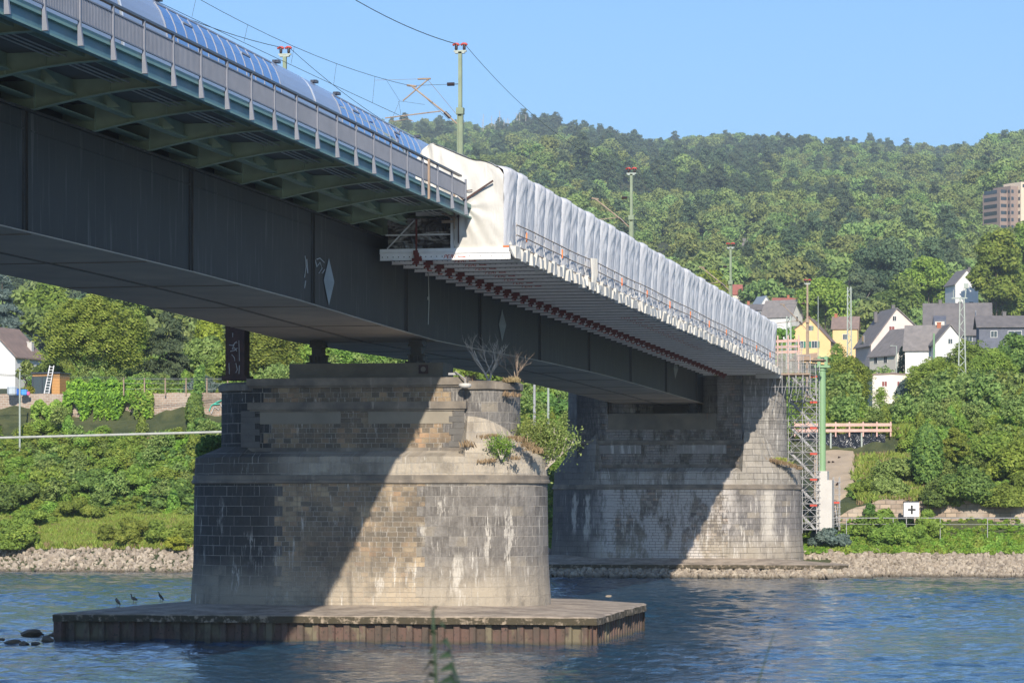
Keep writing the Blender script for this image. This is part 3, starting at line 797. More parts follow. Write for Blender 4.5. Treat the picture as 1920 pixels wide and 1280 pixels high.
# ---- far pier
FX, FY = -32.95, 226.0
P2 = thing('bridge_pier', 'far stone pier beside the river bank, whitened by lime streaks, with raised shoulders', 'bridge pier', (FX, FY, 1.2))
q = loft([ring(FX, FY, 4.85, 5.0, 5.1, .9), ring(FX, FY, 4.85, 5.0, 5.05, 1.9), ring(FX, FY, 4.85, 4.9, 4.95, 3.2), ring(FX, FY, 4.85, 4.82, 4.9, 6.62)], cap=False)
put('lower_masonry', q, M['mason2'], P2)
q = loft([ring(FX, FY, 4.85, 4.8, 4.88, 6.6), ring(FX, FY, 4.85, 4.95, 5.0, 6.64), ring(FX, FY, 4.85, 4.95, 5.0, 6.76), ring(FX, FY, 4.85, 4.86, 4.92, 6.8), ring(FX, FY, 4.85, 4.88, 4.94, 6.95), ring(FX, FY, 4.85, 4.8, 4.88, 7.0)])
put('lower_cornice', q, M['cornice'], P2)
def zt2(x, y, f): return 8.9+2.4*abs(y-FY)/3.7 if f else 8.30
M['weather2'] = simple('weathering_concrete_far', (.36,.32,.26), (.20,.19,.16), .6, .9, .5, 0, ((.10,.095,.08), .60))
q = loft([ring(FX, FY, 4.85, 4.8, 4.85, 6.9), ring(FX, FY, 4.85, 4.75, 4.72, 7.95), ring(FX, FY, 5.2, 2.9, 3.55, 11, zf=zt2)], cap=False)
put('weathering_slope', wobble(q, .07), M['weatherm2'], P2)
yf2 = FY-3.6
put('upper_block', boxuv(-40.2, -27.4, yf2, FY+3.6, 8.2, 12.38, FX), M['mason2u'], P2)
for zz, a, o in ((8.32, .22, .12), (10.15, .22, .14)):
    q = MB(); q.box(-40.2-o, yf2-o, zz, -27.4+o, FY+3.6+o, zz+a); q.box(-40.2-.05, yf2-.05, zz-.10, -27.4+.05, FY+3.65, zz-.003)
    put('string_course', q, M['cornice'], P2)
q = MB(); q.box(-37.75, yf2-.10, 11.2, -29.35, yf2-.003, 12.42); q.box(-37.75, yf2-.003, 12.385, -29.35, yf2+2.9, 12.43)
put('bearing_plinth', q, M['plinth'], P2)
q = MB(); q.box(-37.9, FY+1.2, 12.43, -29.2, FY+3.5, 14.6); put('back_wall', q, M['plinth'], P2)  # block added so the gap under the girder reads dark
M['panel2'] = simple('pale_panel_far', (.30,.27,.25), (.20,.185,.17), .9, .9, .2, 0, ((.5,.47,.44), .55))
for x0, x1 in ((-39.6, -35.2), (-32.4, -28.6)):
    q = MB(); q.box(x0, yf2-.03, 9.35, x1, yf2-.004, 10.0); put('plaster_panel', q, M['panel2'], P2)
for (x0, x1, zt_) in ((-40.2, -37.8, 16.6), (-29.3, -27.4, 15.3)):
    put('shoulder_block', boxuv(x0, x1, yf2-.02, FY+3.6, 12.385, zt_, FX), M['mason2u'], P2)
for s, zt_ in ((-1, 16.0), (1, 15.32)):
    cxn = FX + s*5.2
    q = loft([ring(cxn, FY, .4, 3.0, 3.0, 8.0), ring(cxn, FY, .4, 2.98, 2.98, 11.8), ring(cxn, FY, .4, 3.02, 3.02, 11.84), ring(cxn, FY, .4, 3.02, 3.02, 11.98), ring(cxn, FY, .4, 2.94, 2.94, 12.02), ring(cxn, FY, .4, 2.92, 2.92, zt_)])
    q.uv = [(u+7*s, v) for u, v in q.uv]
    put('shoulder_nose', q, M['mason2n'] if 'mason2n' in M else M.setdefault('mason2n', masonry('far_pier_nose', -9, 1.0, .42, block=((.13,.12,.11),(.20,.185,.17),(.27,.25,.23)), streak=.53, base=-50, whiten=.55)), P2)
# pilaster joint shadow recess between block and nose is real: nose steps back
q = MB()
edgeY = 218.4
ptsA = [(-55, 219.5), (-50, edgeY), (-22.5, edgeY), (-20.5, 218.9), (-19.2, 220.6), (-19.4, 223.5), (-55, 224.5)]
top = [(x, y, .95) for x, y in ptsA]; bot = [(x, y, .70) for x, y in ptsA]
nA = len(ptsA); cen2 = (-34, 224, 1.95)
q.add(bot+top+[cen2], [(i, (i+1) % nA, nA+(i+1) % nA, nA+i) for i in range(nA)]+[(nA+i, nA+(i+1) % nA, 2*nA) for i in range(nA)])
put('sloping_apron', wobble(q, .05), M['platform'], P2)
q = MB(); x = -50
while x < -20.5:
    q.box(x, edgeY+.15, -.5, x+.42, edgeY+.45, .72); x += .95
q.box(-50, edgeY+.6, -.5, -20.2, edgeY+.9, .71)
put('apron_pile', q, M['conduit'] if 0 else M['concrete'], P2)

# ---- lamp on the near pier
L = thing('floodlight', 'small weathered floodlight on a bent bracket at the corner of the near pier', 'floodlight', onY(872, 722, 128.4))
p0 = onY(872, 722, 128.4)
q = MB(); q.lathe((p0.x, p0.y, p0.z), [(.02,.10),(.26,.08),(.30,.0),(.24,-.10),(.05,-.14)], 14); put('lamp_housing', q, M['concrete_new'], L, smooth=True)
q = MB(); q.tube([(p0.x, p0.y, p0.z+.08), (p0.x, p0.y, p0.z+.28), (p0.x-.5, p0.y+.25, p0.z+.62), (p0.x-.62, p0.y+.5, p0.z+.6)], .03, 6); q.box(p0.x-.85, p0.y+.35, p0.z+.48, p0.x-.45, p0.y+.6, p0.z+.58); put('bracket_arm', q, M['galv'], L)

# ------------------------------------------------------------------ scaffold tent
YT = 121.0; YE = 222.0; PIT = 2.105
TN = thing('scaffold_tent', 'long scaffold enclosure on the bridge side, wrapped in white sheeting above metal beams', 'scaffold enclosure', (-27, YT, 16.5))
def frontpt(s, t):
    x = -25.0 - 3.8*s
    zb = 16.92 if x > -27.15 else 18.35
    zt_ = 20.15 + (21.42-20.15)*min(1, s/.80)
    if s > .80: zt_ = 21.42 - ((s-.80)/.20)**2*.75
    zt_ += .13*math.sin(math.pi*min(1, s/.34)) 
    if s < .04: zt_ -= .12*(1-s/.04)
    z = lerp(zb, zt_, t)
    if x < -27.15: z = max(z, 18.35)
    bul = .10*math.sin(math.pi*t)*math.sin(math.pi*s) + .07*mn.noise(Vector((x*.9, 0, z*.7)))+.05*mn.noise(Vector((x*2.2+z*1.3, 3, z*.5)))
    # folds radiating from the tie point
    dx, dz = x+26.7, z-18.7; a = math.atan2(dz, dx); r = math.hypot(dx, dz)
    bul += .045*math.sin(a*9)*math.exp(-r*.7)*min(1, r*2)
    if s > .55 and z > 19.6: bul += .06*math.sin(x*14+z*2)*sstep(.62, .9, s)
    return (x, YT-bul, z)
q = MB(); q.grid(frontpt, 64, 60)
put('front_sheet', q.warp(), M['sheet'], TN, smooth=True)
q = MB()
q.grid(lambda u, v: (-27.16-2.95*u, YT+.35-.05*math.sin(9*u+6*v), 16.95+v*1.35), 20, 12)
put('clear_film', q.warp(), M['film'], TN, smooth=True)
q = MB(); q.box(-27.30, YT+.02, 16.9, -27.12, YT+.34, 18.3); q.box(-30.2, YT+.30, 17.55, -27.3, YT+.34, 17.62); q.bar((-30.1, YT+.2, 17.0), (-28.9, YT+.2, 18.2), .05)
q.box(-30.15, YT+.2, 16.9, -27.1, YT+.34, 16.98)
put('film_frame', q.warp(), M['alu'], TN)
q = MB(); q.bar((-28.75, YT-.1, 16.3), (-28.75, YT-.1, 18.2), .07); put('hanger_rod', q.warp(), M['wine'], TN)
# ties and poles on the front sheet
q = MB(); q.bar((-26.55, YT-.25, 19.02), (-25.4, YT-.25, 19.75), .07); q.bar((-26.62, YT-.22, 18.7), (-26.62, YT-.22, 19.35), .05); q.bar((-26.62, YT-.22, 19.35), (-26.3, YT-.22, 19.38), .04)
q.bar((-26.9, YT-.22, 17.15), (-26.9, YT-.22, 18.45), .05)
pts = [(-26.95+.4*math.sin(t*math.pi), YT-.3, 18.25+.95*t) for t in [i/8 for i in range(9)]]
q.tube(pts, .035, 5)
put('tie_pole', q.warp(), M['rust'], TN)
q = MB(); q.bar((-27.05, YT-.3, 17.75), (-27.05, YT-.3, 19.3), .06); q.bar((-27.55, YT-.45, 18.8), (-27.1, YT-.3, 19.2), .06); q.bar((-27.55, YT-.45, 18.4), (-27.1, YT-.3, 18.2), .06); q.bar((-27.4, YT-.4, 18.3), (-27.4, YT-.4, 19.1), .04)
q.box(-27.6, YT-.35, 18.0, -27.05, YT-.3, 18.12); q.box(-27.6, YT-.35, 18.5, -27.05, YT-.3, 18.6)
put('end_bracket', q.warp(), M['wood'], TN)
# side sheet
def sidepoint(u, v):
    y = YT + (YE-YT)*u; ph = ((y-YT)/PIT); k = math.floor(ph); f = ph-k
    z0 = 17.05 + .10*math.sin(k*1.7); z = lerp(z0, 20.18, min(1, v/.94))
    hv = (z-z0)/(20.18-z0)
    amp = .34*(.45+.55*hv**1.5)*(1+.22*math.sin(k*2.3))
    b = amp*(math.sin(math.pi*f)**.55)
    # swags: creases fanning down from the two upper corners
    g1 = math.sin(22*(hv + 1.1*(f-.5)**2*2.2)) * .022*sstep(.35, .8, hv)
    lean = .5+.25*math.sin(k*3.1)
    g2 = math.sin(34*(f-lean*hv*.35)+k) * .020*(1-sstep(.55, .95, hv))
    g3 = .03*mn.noise(Vector((k*5.1, f*4, z*1.4)))
    x = -25.0 + b + g1 + g2 + g3
    if v > .94:                               # the sheet rolls over the eave tube onto the roof
        t = (v-.94)/.06; x -= .75*t*t; z = 20.18 + .27*math.sin(t*math.pi*.5)+.05*b
    else: z -= .18*(1-b/.25)*sstep(.8, 1, hv)*0
    return (x, y, z)
q = MB(); q.grid(sidepoint, 48*16, 40)
put('side_sheet', q.warp(), M['sheet_side'], TN, smooth=True)
q = MB()
q.grid(lambda u, v: (lerp(-25.25, -28.1, v), lerp(YT-.08, YE, u), 20.15+1.27*min(1, (.25+2.85*v)/3.04)+.15*math.sin(math.pi*min(1, (.25+2.85*v)/1.29)) + .03*math.sin(u*(YE-YT)/PIT*2*math.pi)**2), 192, 12)
put('roof_sheet', q.warp(), M['sheet'], TN, smooth=True)
q = MB(); q.grid(lambda u, v: (lerp(-28.1, -28.85, v), lerp(YT, YE, u), lerp(21.42, 18.9, v*v)), 60, 6); put('inner_sheet', q.warp(), M['sheet'], TN, smooth=True)
q = MB(); q.grid(lambda u, v: (lerp(-25.0, -28.8, u), YE, lerp(16.9, 20.2+1.2*u, v)), 8, 8); put('end_sheet', q.warp(), M['sheet_side'], TN)
# beams
q = MB(); q.box(-30.35, YT-.1, 16.80, -24.75, YT+.5, 16.96); q.box(-30.35, YT-.12, 16.76, -24.75, YT-.10, 16.79)
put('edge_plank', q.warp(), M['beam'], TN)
lab = None
for i in range(49):
    y = YT - .05 + PIT*i
    q = MB(); x0, x1 = -30.35, -24.7
    q.box(x0, y, 16.50, x1, y+.02, 16.76); q.box(x0, y-.05, 16.47, x1, y+.12, 16.50); q.box(x0, y-.05, 16.74, x1, y+.12, 16.77)
    q.box(x0, y+.14, 16.77, x1, y+PIT-.06, 16.80)
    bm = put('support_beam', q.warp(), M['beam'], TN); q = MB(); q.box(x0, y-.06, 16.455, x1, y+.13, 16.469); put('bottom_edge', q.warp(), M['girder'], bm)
    q = MB()
    for j in range(24):
        xx = lerp(x0+.1, x1-.1, j/23); q.box(xx-.02, y-.004, 16.60, xx+.02, y-.001, 16.64)
    if i < 14: put('bolt_hole', q.warp(), M['black'], bm)
    q = MB(); x = -28.72
    q.box(x-.10, y-.16, 16.30, x+.10, y-.06, 16.78); q.box(x-.20, y-.15, 16.42, x+.22, y-.08, 16.55); q.box(x-.13, y-.2, 16.70, x+.06, y-.1, 16.88)
    q.bar((x-.18, y-.12, 16.30), (x+.2, y-.12, 16.62), .07); q.box(x-.05, y-.1, 16.2, x+.02, y-.05, 16.32)
    put('clamp', wobble(q, .02).warp(), M['wine'], bm)
    if 2 < i < 40:
        q = MB(); q.box(-29.75, y-.03, 16.52, -29.55, y-.005, 16.57); put('tag_mark', q.warp(), M['red'], bm)
    if i < 9 or 19 <= i < 34:
        # red maker's lettering on each beam
        cu = bpy.data.curves.new('lettering', 'FONT'); cu.body = 'PERI'; cu.size = .24; cu.extrude = .002; cu.shear = .3
        to = bpy.data.objects.new('lettering', cu)
        S.collection.objects.link(to); dg = bpy.context.evaluated_depsgraph_get()
        me = bpy.data.meshes.new_from_object(to.evaluated_get(dg)); S.collection.objects.unlink(to); bpy.data.objects.remove(to)
        q = MB(); xo = -27.6 if i < 14 else -26.6
        q.add([(xo+v.co.x*1.15, y-.012-v.co.z, 16.53+v.co.y+vc(y)) for v in me.vertices], [tuple(p.vertices) for p in me.polygons])
        q.box(xo+.66, y-.012, 16.57+vc(y), xo+.98, y-.010, 16.60+vc(y))
        bpy.data.meshes.remove(me)
        put('lettering', q, M['red'], bm)
    if i < 48:
        q = MB(); rr = random.Random(i)
        for (a, b, c_, w, h) in ((-24.88, .5, 16.62, .42, .42), (-24.75, 1.35, 16.55, .36, .34)):
            q.box(a, y+b-.15, c_-.10, a+w, y+b+.5, c_+h)
            q.bar((a+.1, y+b, c_+h), (a-.05, y+b+.3, c_+h+.25), .12)
        q.grid(lambda u, v: (-24.86+.3*v+.05*math.sin(u*9), y+u*PIT, 17.12-.45*v-.18*math.sin(u*math.pi*2)**2*v), 6, 3)
        put('sheet_wrap', wobble(q, .12, 1.9).warp(), M['sheet'], TN)
q = MB()
for z in (17.06, 17.56, 17.98): q.tube([(-24.62+.04*math.sin(j), YT+.9+j*2.6, z+.01*math.sin(j*2)) for j in range(39)], .027, 5)
gr = put('guard_rail', q.warp(), M['tube'], TN)
for i in range(47):
    y = YT+1+PIT*i
    q = MB(); q.tube([(-24.66, y, 16.7), (-24.66, y, 18.1)], .024, 5); put('guard_post', q.warp(), M['galv'], gr)
    if i % 4 == 1:
        q = MB(); q.box(-24.65, y-.03, 17.45, -24.60, y+.03, 17.85); put('orange_strap', q.warp(), M['orange'], gr)
q = MB(); q.box(-25.0, YT-.14, 16.97, -24.75, YT+.0, 17.03); put('orange_strap', q.warp(), M['orange'], TN)
# hanging roll of sheet beside the guard rail
q = MB(); y = Yof(1110, -24.5)
for j in range(4): q.tube([(-24.52+.05*j, y+.12*j, 18.05), (-24.48+.04*j, y+.14*j+.05, 17.3), (-24.5, y+.12*j, 16.35+.1*j)], .075, 6)
put('sheet_roll', q.warp(), M['sheet'], TN)

# ------------------------------------------------------------------ catenary masts
def catmast(px, X, label, arms=True, ztop=27.2, zbase=18.75, Y=None, rust=False, Ym=None):
    Y = Y if Y is not None else Yof(px, X)
    z0 = zbase+vc(Y); zt_ = ztop+vc(Y)
    t = thing('catenary_mast', label, 'catenary mast', (X, Y, z0), 'catenary masts along the bridge')
    q = MB(); h = zt_-z0
    for s in (-1, 1): q.box(X+s*.11-.02, Y-.11, z0, X+s*.11+.02, Y+.11, z0+h*.68)
    q.box(X-.10, Y-.02, z0, X+.10, Y+.02, z0+h*.68)
    q.bar((X, Y, z0+h*.68), (X, Y, zt_), .16, .18); q.box(X-.17, Y-.17, z0+h*.655, X+.17, Y+.17, z0+h*.69)
    q.box(X-.3, Y-.3, z0-.02, X+.3, Y+.3, z0+.06)
    put('pole', q, M['tube'] if rust else M['mast'], t)
    q = MB(); q.box(X-.30, Y-.07, zt_-.02, X+.30, Y+.07, zt_+.06); q.box(X-.24, Y-.09, zt_-.09, X+.22, Y+.09, zt_-.02); put('crossbar', q, M['mast_grey'], t)
    for s in (-.19, .19):
        q = MB(); cc_ = (X+s, Y, zt_+.06)
        q.lathe(cc_, [(.06,0),(.06,.05),(.085,.08),(.06,.11),(.085,.14),(.06,.17),(.085,.20),(.06,.23),(.08,.27)], 8); o = put('insulator', q, M['insul'], t, smooth=True)
        q = MB(); q.tube([(X+s-.17, Y, zt_+.30), (X+s-.06, Y, zt_+.37), (X+s+.07, Y, zt_+.36), (X+s+.13, Y, zt_+.29)], .055, 7); put('insulator_cap', q, M['cap'], o, smooth=True)
    if arms:
        s = -1
        za, zb_ = z0+h*.268, z0+h*.752
        q = MB()
        q.tube([(X-.12, Y, z0+h*.60), (X-.50, Y, z0+h*.64)], .04, 6)
        q.tube([(X-.72, Y, z0+h*.665), (X-2.35, Y, z0+h*.82)], .045, 6)
        q.tube([(X-.95, Y, z0+h*.675), (X-3.6, Y, z0+h*.645)], .032, 6)
        q.tube([(X-3.35, Y, z0+h*.63), (X-3.2, Y, z0+h*.625), (X-2.5, Y-.1, z0+h*.635), (X-2.2, Y-.15, z0+h*.62)], .018, 5)
        q.tube([(X-2.55, Y, z0+h*.823), (X-2.1, Y, z0+h*.815)], .055, 6)
        put('cantilever_arm', q, M['tube'], t)
        q = MB(); q.tube([(X-.48, Y, z0+h*.638), (X-.74, Y, z0+h*.668)], .085, 8); put('strain_insulator', q, M['insul'], t)
        q = MB(); q.tube([(X-.28, Y, z0+h*.822), (X-.62, Y, z0+h*.822)], .085, 8); put('strain_insulator', q, M['insul'], t)
        q = MB(); q.tube([(X-.1, Y, z0+h*.822), (X-.28, Y, z0+h*.822)], .02, 5); q.tube([(X-.62, Y, z0+h*.822), (X-2.35, Y, z0+h*.82)], .010, 4)
        q.tube([(X-2.2, Y, z0+h*.81), (X-.3, Y, z0+h*.60)], .008, 4)
        put('stay_wire', q, M['wire'], t)
    return t, Vector((X, Y, zt_)), z0, h
m1 = catmast(863, -29.6, 'tall green catenary mast against the sky, rising behind the white tent corner')
m2 = catmast(1184, -29.6, 'second catenary mast along the white tent, standing against the wooded hill')
m3 = catmast(1370, -29.6, 'slim catenary mast near the far end of the white tent, below the hillside roofs')
Xm4 = -27.6
m4 = catmast(1514, Xm4, 'thin rust brown catenary mast directly in front of the yellow house', ztop=27.6, rust=True, zbase=17.0)
m5 = catmast(534, -37.9, 'catenary mast top with dark insulators poking up behind the train roof')
def wire(pts, label, sag=0, r=.012, n=14):
    a, b = Vector(pts[0]), Vector(pts[1])
    pp = []
    for i in range(n+1):
        t = i/n; p = a.lerp(b, t); p.z -= sag*4*t*(1-t); pp.append(p)
    q = MB(); q.tube(pp, r, 4)
    return tag(put('overhead_wire', q, M['wire']), label, 'overhead wire', 'overhead line wires')
def prevmast(m, dy=48): return Vector((m[1].x, m[1].y-dy, m[1].z+.15))
t1 = m1[1]; t2 = m2[1]; t3 = m3[1]; t5 = m5[1]
up = Vector((0,0,.36))
wire((prevmast(m1)+up+Vector((-.19,0,0)), t1+up+Vector((-.19,0,0))), 'feeder wire sagging from the top centre of the sky down to the tall green mast', 1.1, .02, 24)
wire((t1+up+Vector((.19,0,0)), t2+up+Vector((-.19,0,0))), 'feeder wire dropping from the tall green mast across the hill to the second mast', 1.1, .015, 24)
wire((t2+up+Vector((.19,0,0)), t3+up), 'feeder wire between the second and third masts along the tent', 1.0, .012)
wire((t3+up, m4[1]+up), 'feeder wire between the third mast and the rust brown mast', 1.0, .012)
wire((prevmast(m5)+up+Vector((-.19,0,0)), t5+up+Vector((-.19,0,0))), 'feeder wire reaching the dark insulators behind the train from the left', 1.1, .016, 20)
wire((t5+up+Vector((.19,0,0)), Vector((t5.x, t5.y+48, t5.z-.3))+up), 'feeder wire leading on from the dark insulators down behind the train', 1.1, .016, 20)
for m, nx, lb in ((m1, -33.2, 'near track'), (m5, -36.0, 'far track')):
    X, Y, z0, h = m[1].x, m[1].y, m[2], m[3]
    xm = nx; zM = z0+h*.82; zC = z0+h*.635
    if m is m1:
        wire(((xm-.2, Y-48, zM+.2), (X-2.4, Y, zM)), 'upper carrying wire over the '+lb, .95, .012, 16)
        wire(((xm-.4, Y-48, zC+.15), (X-2.5, Y, zC)), 'contact wire over the '+lb, .05, .012, 10)
        for k in range(1, 8):
            yy = Y-6*k; t = (48-6*k)/48
            za = lerp(zM+.2, zM, t) - .95*4*t*(1-t); zc = lerp(zC+.15, zC, t)
            x_ = lerp(xm-.2, X-2.4, t)
            tag(put('dropper_wire', MB().tube([(x_, yy, za), (lerp(xm-.4, X-2.5, t), yy, zc)], .007, 4), M['wire']), '%s dropper wire hanging over the near track, counted back from the tall mast' % ['first','second','third','fourth','fifth','sixth','seventh'][k-1], 'dropper wire', 'droppers')
        q = MB(); q.tube([(X-2.7, Y-3.5, zM-.15), (X-2.9, Y, zM-.7), (X-3.2, Y-.3, zC)], .007, 4); q.tube([(X-2.9, Y, zM-.7), (X-1.7, Y, zM-.9)], .007, 4); q.tube([(X-2.95, Y, zM-.7), (X-2.8, Y, zC)], .007, 4)
        tag(put('stitch_wire', q, M['wire']), 'thin bridle wires forming a star beside the tall mast arm', 'overhead wire')
    else:
        wire(((xm, Y-48, zM), (xm, Y+48, zM-.8)), 'carrying wire over the '+lb+' seen just above the train roof', .9, .010, 16)
# second track arm seen above the train at (625,160)
p1 = onY(625, 153, 150); p2 = onY(606, 172, 150)
q = MB(); q.tube([(-35.0, 150, p1.z), (-36.4, 150, p2.z-.6)], .04, 5); q.tube([(-34.9, 150, p1.z), (-35.6, 150, p1.z)], .05, 5); q.tube([(-35.1,150,p1.z),(-33.5,152,p1.z-2.2)], .012, 4); q.tube([(-35.1,150,p1.z),(-37.9,150,p1.z)], .008, 4)
tag(put('cantilever_arm_tube', q, M['tube']), 'short overhead line support arm sticking up beyond the train roof', 'support arm')
# ------------------------------------------------------------------ scaffolding and works beside the far pier
def scaffold(name, label, x0, x1, y0, y1, z0, z1, nx, lift=1.0, diag=True, stairs=True):
    t = thing(name, label, 'scaffold tower', ((x0+x1)/2, (y0+y1)/2, z0))
    xs = [lerp(x0, x1, i/nx) for i in range(nx+1)]
    q = MB()
    for x in xs:
        for y in (y0, y1): q.tube([(x, y, z0), (x, y, z1)], .030, 5)
    put('standard', q, M['galv'], t)
    q = MB(); z = z0+.3; k = 0
    while z < z1:
        for y in (y0, y1): q.tube([(x0-.1, y, z), (x1+.1, y, z)], .024, 4)
        for x in xs: q.tube([(x, y0, z), (x, y1, z)], .024, 4)
        z += lift*.5
    put('ledger', q, M['galv'], t)
    if diag:
        q = MB(); z = z0+.3; k = 0
        while z+lift < z1:
            for i in range(nx):
                a, b = xs[i], xs[i+1]
                q.tube([(a, y0-.03, z), (b, y0-.03, z+lift)], .026, 4); q.tube([(b, y0-.05, z), (a, y0-.05, z+lift)], .026, 4); q.tube([(a, y1, z), (b, y1, z+lift)], .026, 4); q.tube([(b, y1+.03, z+.2), (a, y1+.03, z+lift+.2)], .024, 4)
            z += lift
        put('cross_brace', q, M['galv'], t)
    if stairs:
        q = MB(); z = z0+.3; k = 0
        while z+2 < z1:
            a, b = (x0+.15, x1-.15)
            q.bar((a, y0+.3, z+2), (b, y0+.3, z), .05, .13); q.bar((a, y0+.9, z+2), (b, y0+.9, z), .05, .13)
            for j in range(9): q.box(lerp(a, b, j/8)-.12, y0+.3, z+2-2*j/8-.02, lerp(a, b, j/8)+.12, y0+.9, z+2-2*j/8+.02)
            q.box(x0, y0+.1, z-.05, x1, y1, z)
            z += 2
        put('stair_flight', q, M['galv'], t)
        q = MB(); z = z0+2.1
        while z < z1-1: q.box(x1-.5, y0-.06, z, x1+.05, y0-.03, z+.15); z += 2
        put('toe_board', q, M['red'], t)
    return t
a = onY(1478, 800, 228); b = onY(1531, 800, 228)
scaffold('scaffold_tower', 'tall galvanised scaffold stair tower with cross braces between the far pier and the green column', a.x, b.x, 228, 230.2, 3.2, 16.4, 2)
# working platform round the top of the far pier nose
PT = thing('working_platform', 'tube scaffold platform with netting and timber rails around the top of the far pier', 'scaffold platform', (-23, 226, 15.3))
q = MB(); x0, x1 = onY(1445, 650, 224).x, onY(1500, 650, 224).x
xs2 = onY(1528, 650, 226).x
q.box(x0-.3, 222.2, 15.30, xs2, 226.6, 15.42); put('platform_deck', q, M['wood'], PT)
q = MB()
for i in range(7):
    x = lerp(x0, xs2, i/6)
    for y in (222.3, 226.5): q.tube([(x, y, 13.9), (x, y, 17.9 if i < 5 else 16.8)], .026, 5)
for z in (14.4, 15.7, 16.2, 16.75, 17.4):
    for y in (222.3, 226.5): q.tube([(x0-.2, y, z), (lerp(x0, xs2, .7) if z > 17 else xs2, y, z)], .024, 4)
for i in range(6): q.tube([(lerp(x0, xs2, i/6), 222.2, 13.2), (lerp(x0, xs2, (i+1)/6), 222.2, 15.3)], .022, 4)
put('scaffold_tube', q, M['galv'], PT)
n = N('debris_net'); p_ = n.pos()
tr = n.n('ShaderNodeBsdfTransparent'); mx = n.n('ShaderNodeMixShader')
n.col((.36,.34,.32)); n.rough(.9)
n.lk(n.rng(n.noise(p_, 30, 2), .35, .65, .35, .6), mx.inputs[0]); n.lk(tr.outputs[0], mx.inputs[1]); n.lk(n.p.outputs[0], mx.inputs[2]); n.lk(mx.outputs[0], n.out.inputs['Surface'])
M['net'] = n.m
q = MB(); q.grid(lambda u, v: (lerp(x0, x1+.3, u), 222.22-.08*math.sin(u*12), lerp(15.45, 17.0+.1*math.sin(u*7), v)), 14, 4); put('debris_net', q, M['net'], PT)
q = MB()
for z in (17.1, 17.5, 17.95): q.bar((x0-.1, 224.5, z), (x0+2.2, 224.5, z+.05), .06, .2)
for i in range(3): q.bar((x0+.5+.8*i, 224.4, 15.4), (x0+.5+.8*i, 224.4, 18.4), .1)
put('timber_rail', q, M['wood_pink'], PT)
q = MB(); q.box(x0-.9, 221.9, 15.05, x0+1.0, 222.15, 15.55); put('end_plate', q, M['sheet'], PT)
q = MB(); xb = onY(1512, 690, 227).x; q.box(xb-1.4, 226.0, 16.55, xb+1.4, 228.5, 16.66); q.bar((xb-.9, 226, 16.75), (xb+.9, 226.5, 16.95), .05, .4); put('canopy_board', q, M['wood'], PT)
# green column on a concrete pedestal
GC = thing('steel_column', 'thick light green round steel column standing on a pale stepped concrete pedestal', 'column', tuple(onY(1541, 975, 231)))
pc = onY(1541, 880, 231); rr = 7.2*pc.y/5500*1.0
q = MB(); q.lathe((pc.x, pc.y, 0), [(rr, 8.0), (rr, 15.9), (rr*1.25, 15.95), (rr*1.25, 16.15)], 20); M['col_green'] = simple('column_green', (.22,.36,.19), (.19,.32,.17), .5, .4); put('shaft', q, M['col_green'], GC, smooth=False)
q = MB(); q.box(pc.x-.55, pc.y-.5, 16.16, pc.x+.65, pc.y+.5, 16.35); q.box(pc.x-.35, pc.y-.1, 16.36, pc.x-.1, pc.y+.1, 17.1); q.box(pc.x+.2, pc.y-.1, 16.36, pc.x+.45, pc.y+.1, 17.1); put('column_head', q, M['col_green'], GC)
p0 = onY(1530, 900, 230.3); p1_ = onY(1560, 900, 230.3); p2_ = onY(1551, 900, 230.3)
q = MB(); q.box(p0.x, 230.3, 3.0, p1_.x, 232, 7.35); q.box(p0.x, 230.32, 7.352, p2_.x, 231.9, 8.05); put('pedestal', q, M['concrete_new'], GC)
a = onY(1562, 900, 232); b = onY(1573, 900, 232)
scaffold('access_scaffold', 'narrow scaffold ladder bay with red boards right beside the concrete pedestal', a.x, b.x, 232, 232.8, 3.4, 7.6, 1, 1.0, False, True)
# sprayed slope, black film and board fence
q = MB()
def slp(u, v):
    yb = lerp(9.8, 32.8, v); Y = 224+yb
    xa = onY(1526, 800, Y).x; xb_ = onY(lerp(1572, 1606, sstep(0, .35, v)) + 6*mn.noise(Vector((0, v*5, 2))), 800, Y).x
    X = lerp(xa, xb_, u); return (X, Y, T(X, Y)+.22+.12*mn.noise(Vector((X, Y, 0))*.8) if u < .99 else T(X, Y)-.2)
q.grid(slp, 12, 30); tag(put('sprayed_slope', q, M['shotcrete'], smooth=True), 'bare tan sprayed concrete slope with dark anchor heads below the black sheeting', 'slope protection')
sl_o = bpy.data.objects['sprayed_slope']
q = MB()
for i in range(14):
    u, v = rnd.random()*.8+.1, rnd.random()*.9; x, y, z = slp(u, v); q.tube([(x, y-.35, z+.12), (x+.05, y+.1, z)], .045, 5); q.box(x-.1,y-.02,z-.08,x+.12,y+.02,z+.12)
put('anchor_head', q, M['insul'], sl_o)
q = MB(); Yf = 257.3
xa, xb_ = onY(1500, 830, Yf).x, onY(1660, 830, Yf).x
q.grid(lambda u, v: (lerp(xa, xb_, u), Yf-.12*math.sin(u*40)*.4, lerp(9.6+1.0*sstep(.75, 1, u), 11.55+.15*math.sin(u*11), v)), 50, 6)
BF = tag(put('black_sheet', q, M['black_film'], smooth=True), 'crumpled black plastic sheeting stretched below the faded board fence', 'plastic sheet')
q = MB()
for px in (1558, 1616): x = onY(px, 830, Yf).x; q.box(x-.07, Yf-.2, 9.6, x+.07, Yf-.1, 11.7)
put('sheet_batten', q, M['mast_grey'], BF)
FE = thing('board_fence', 'faded pink board safety fence with two rails above the black sheeting', 'fence', ((xa+xb_)/2, Yf, 11.2))
xb2 = onY(1672, 810, Yf-.3).x; xa2 = onY(1490, 810, Yf-.3).x
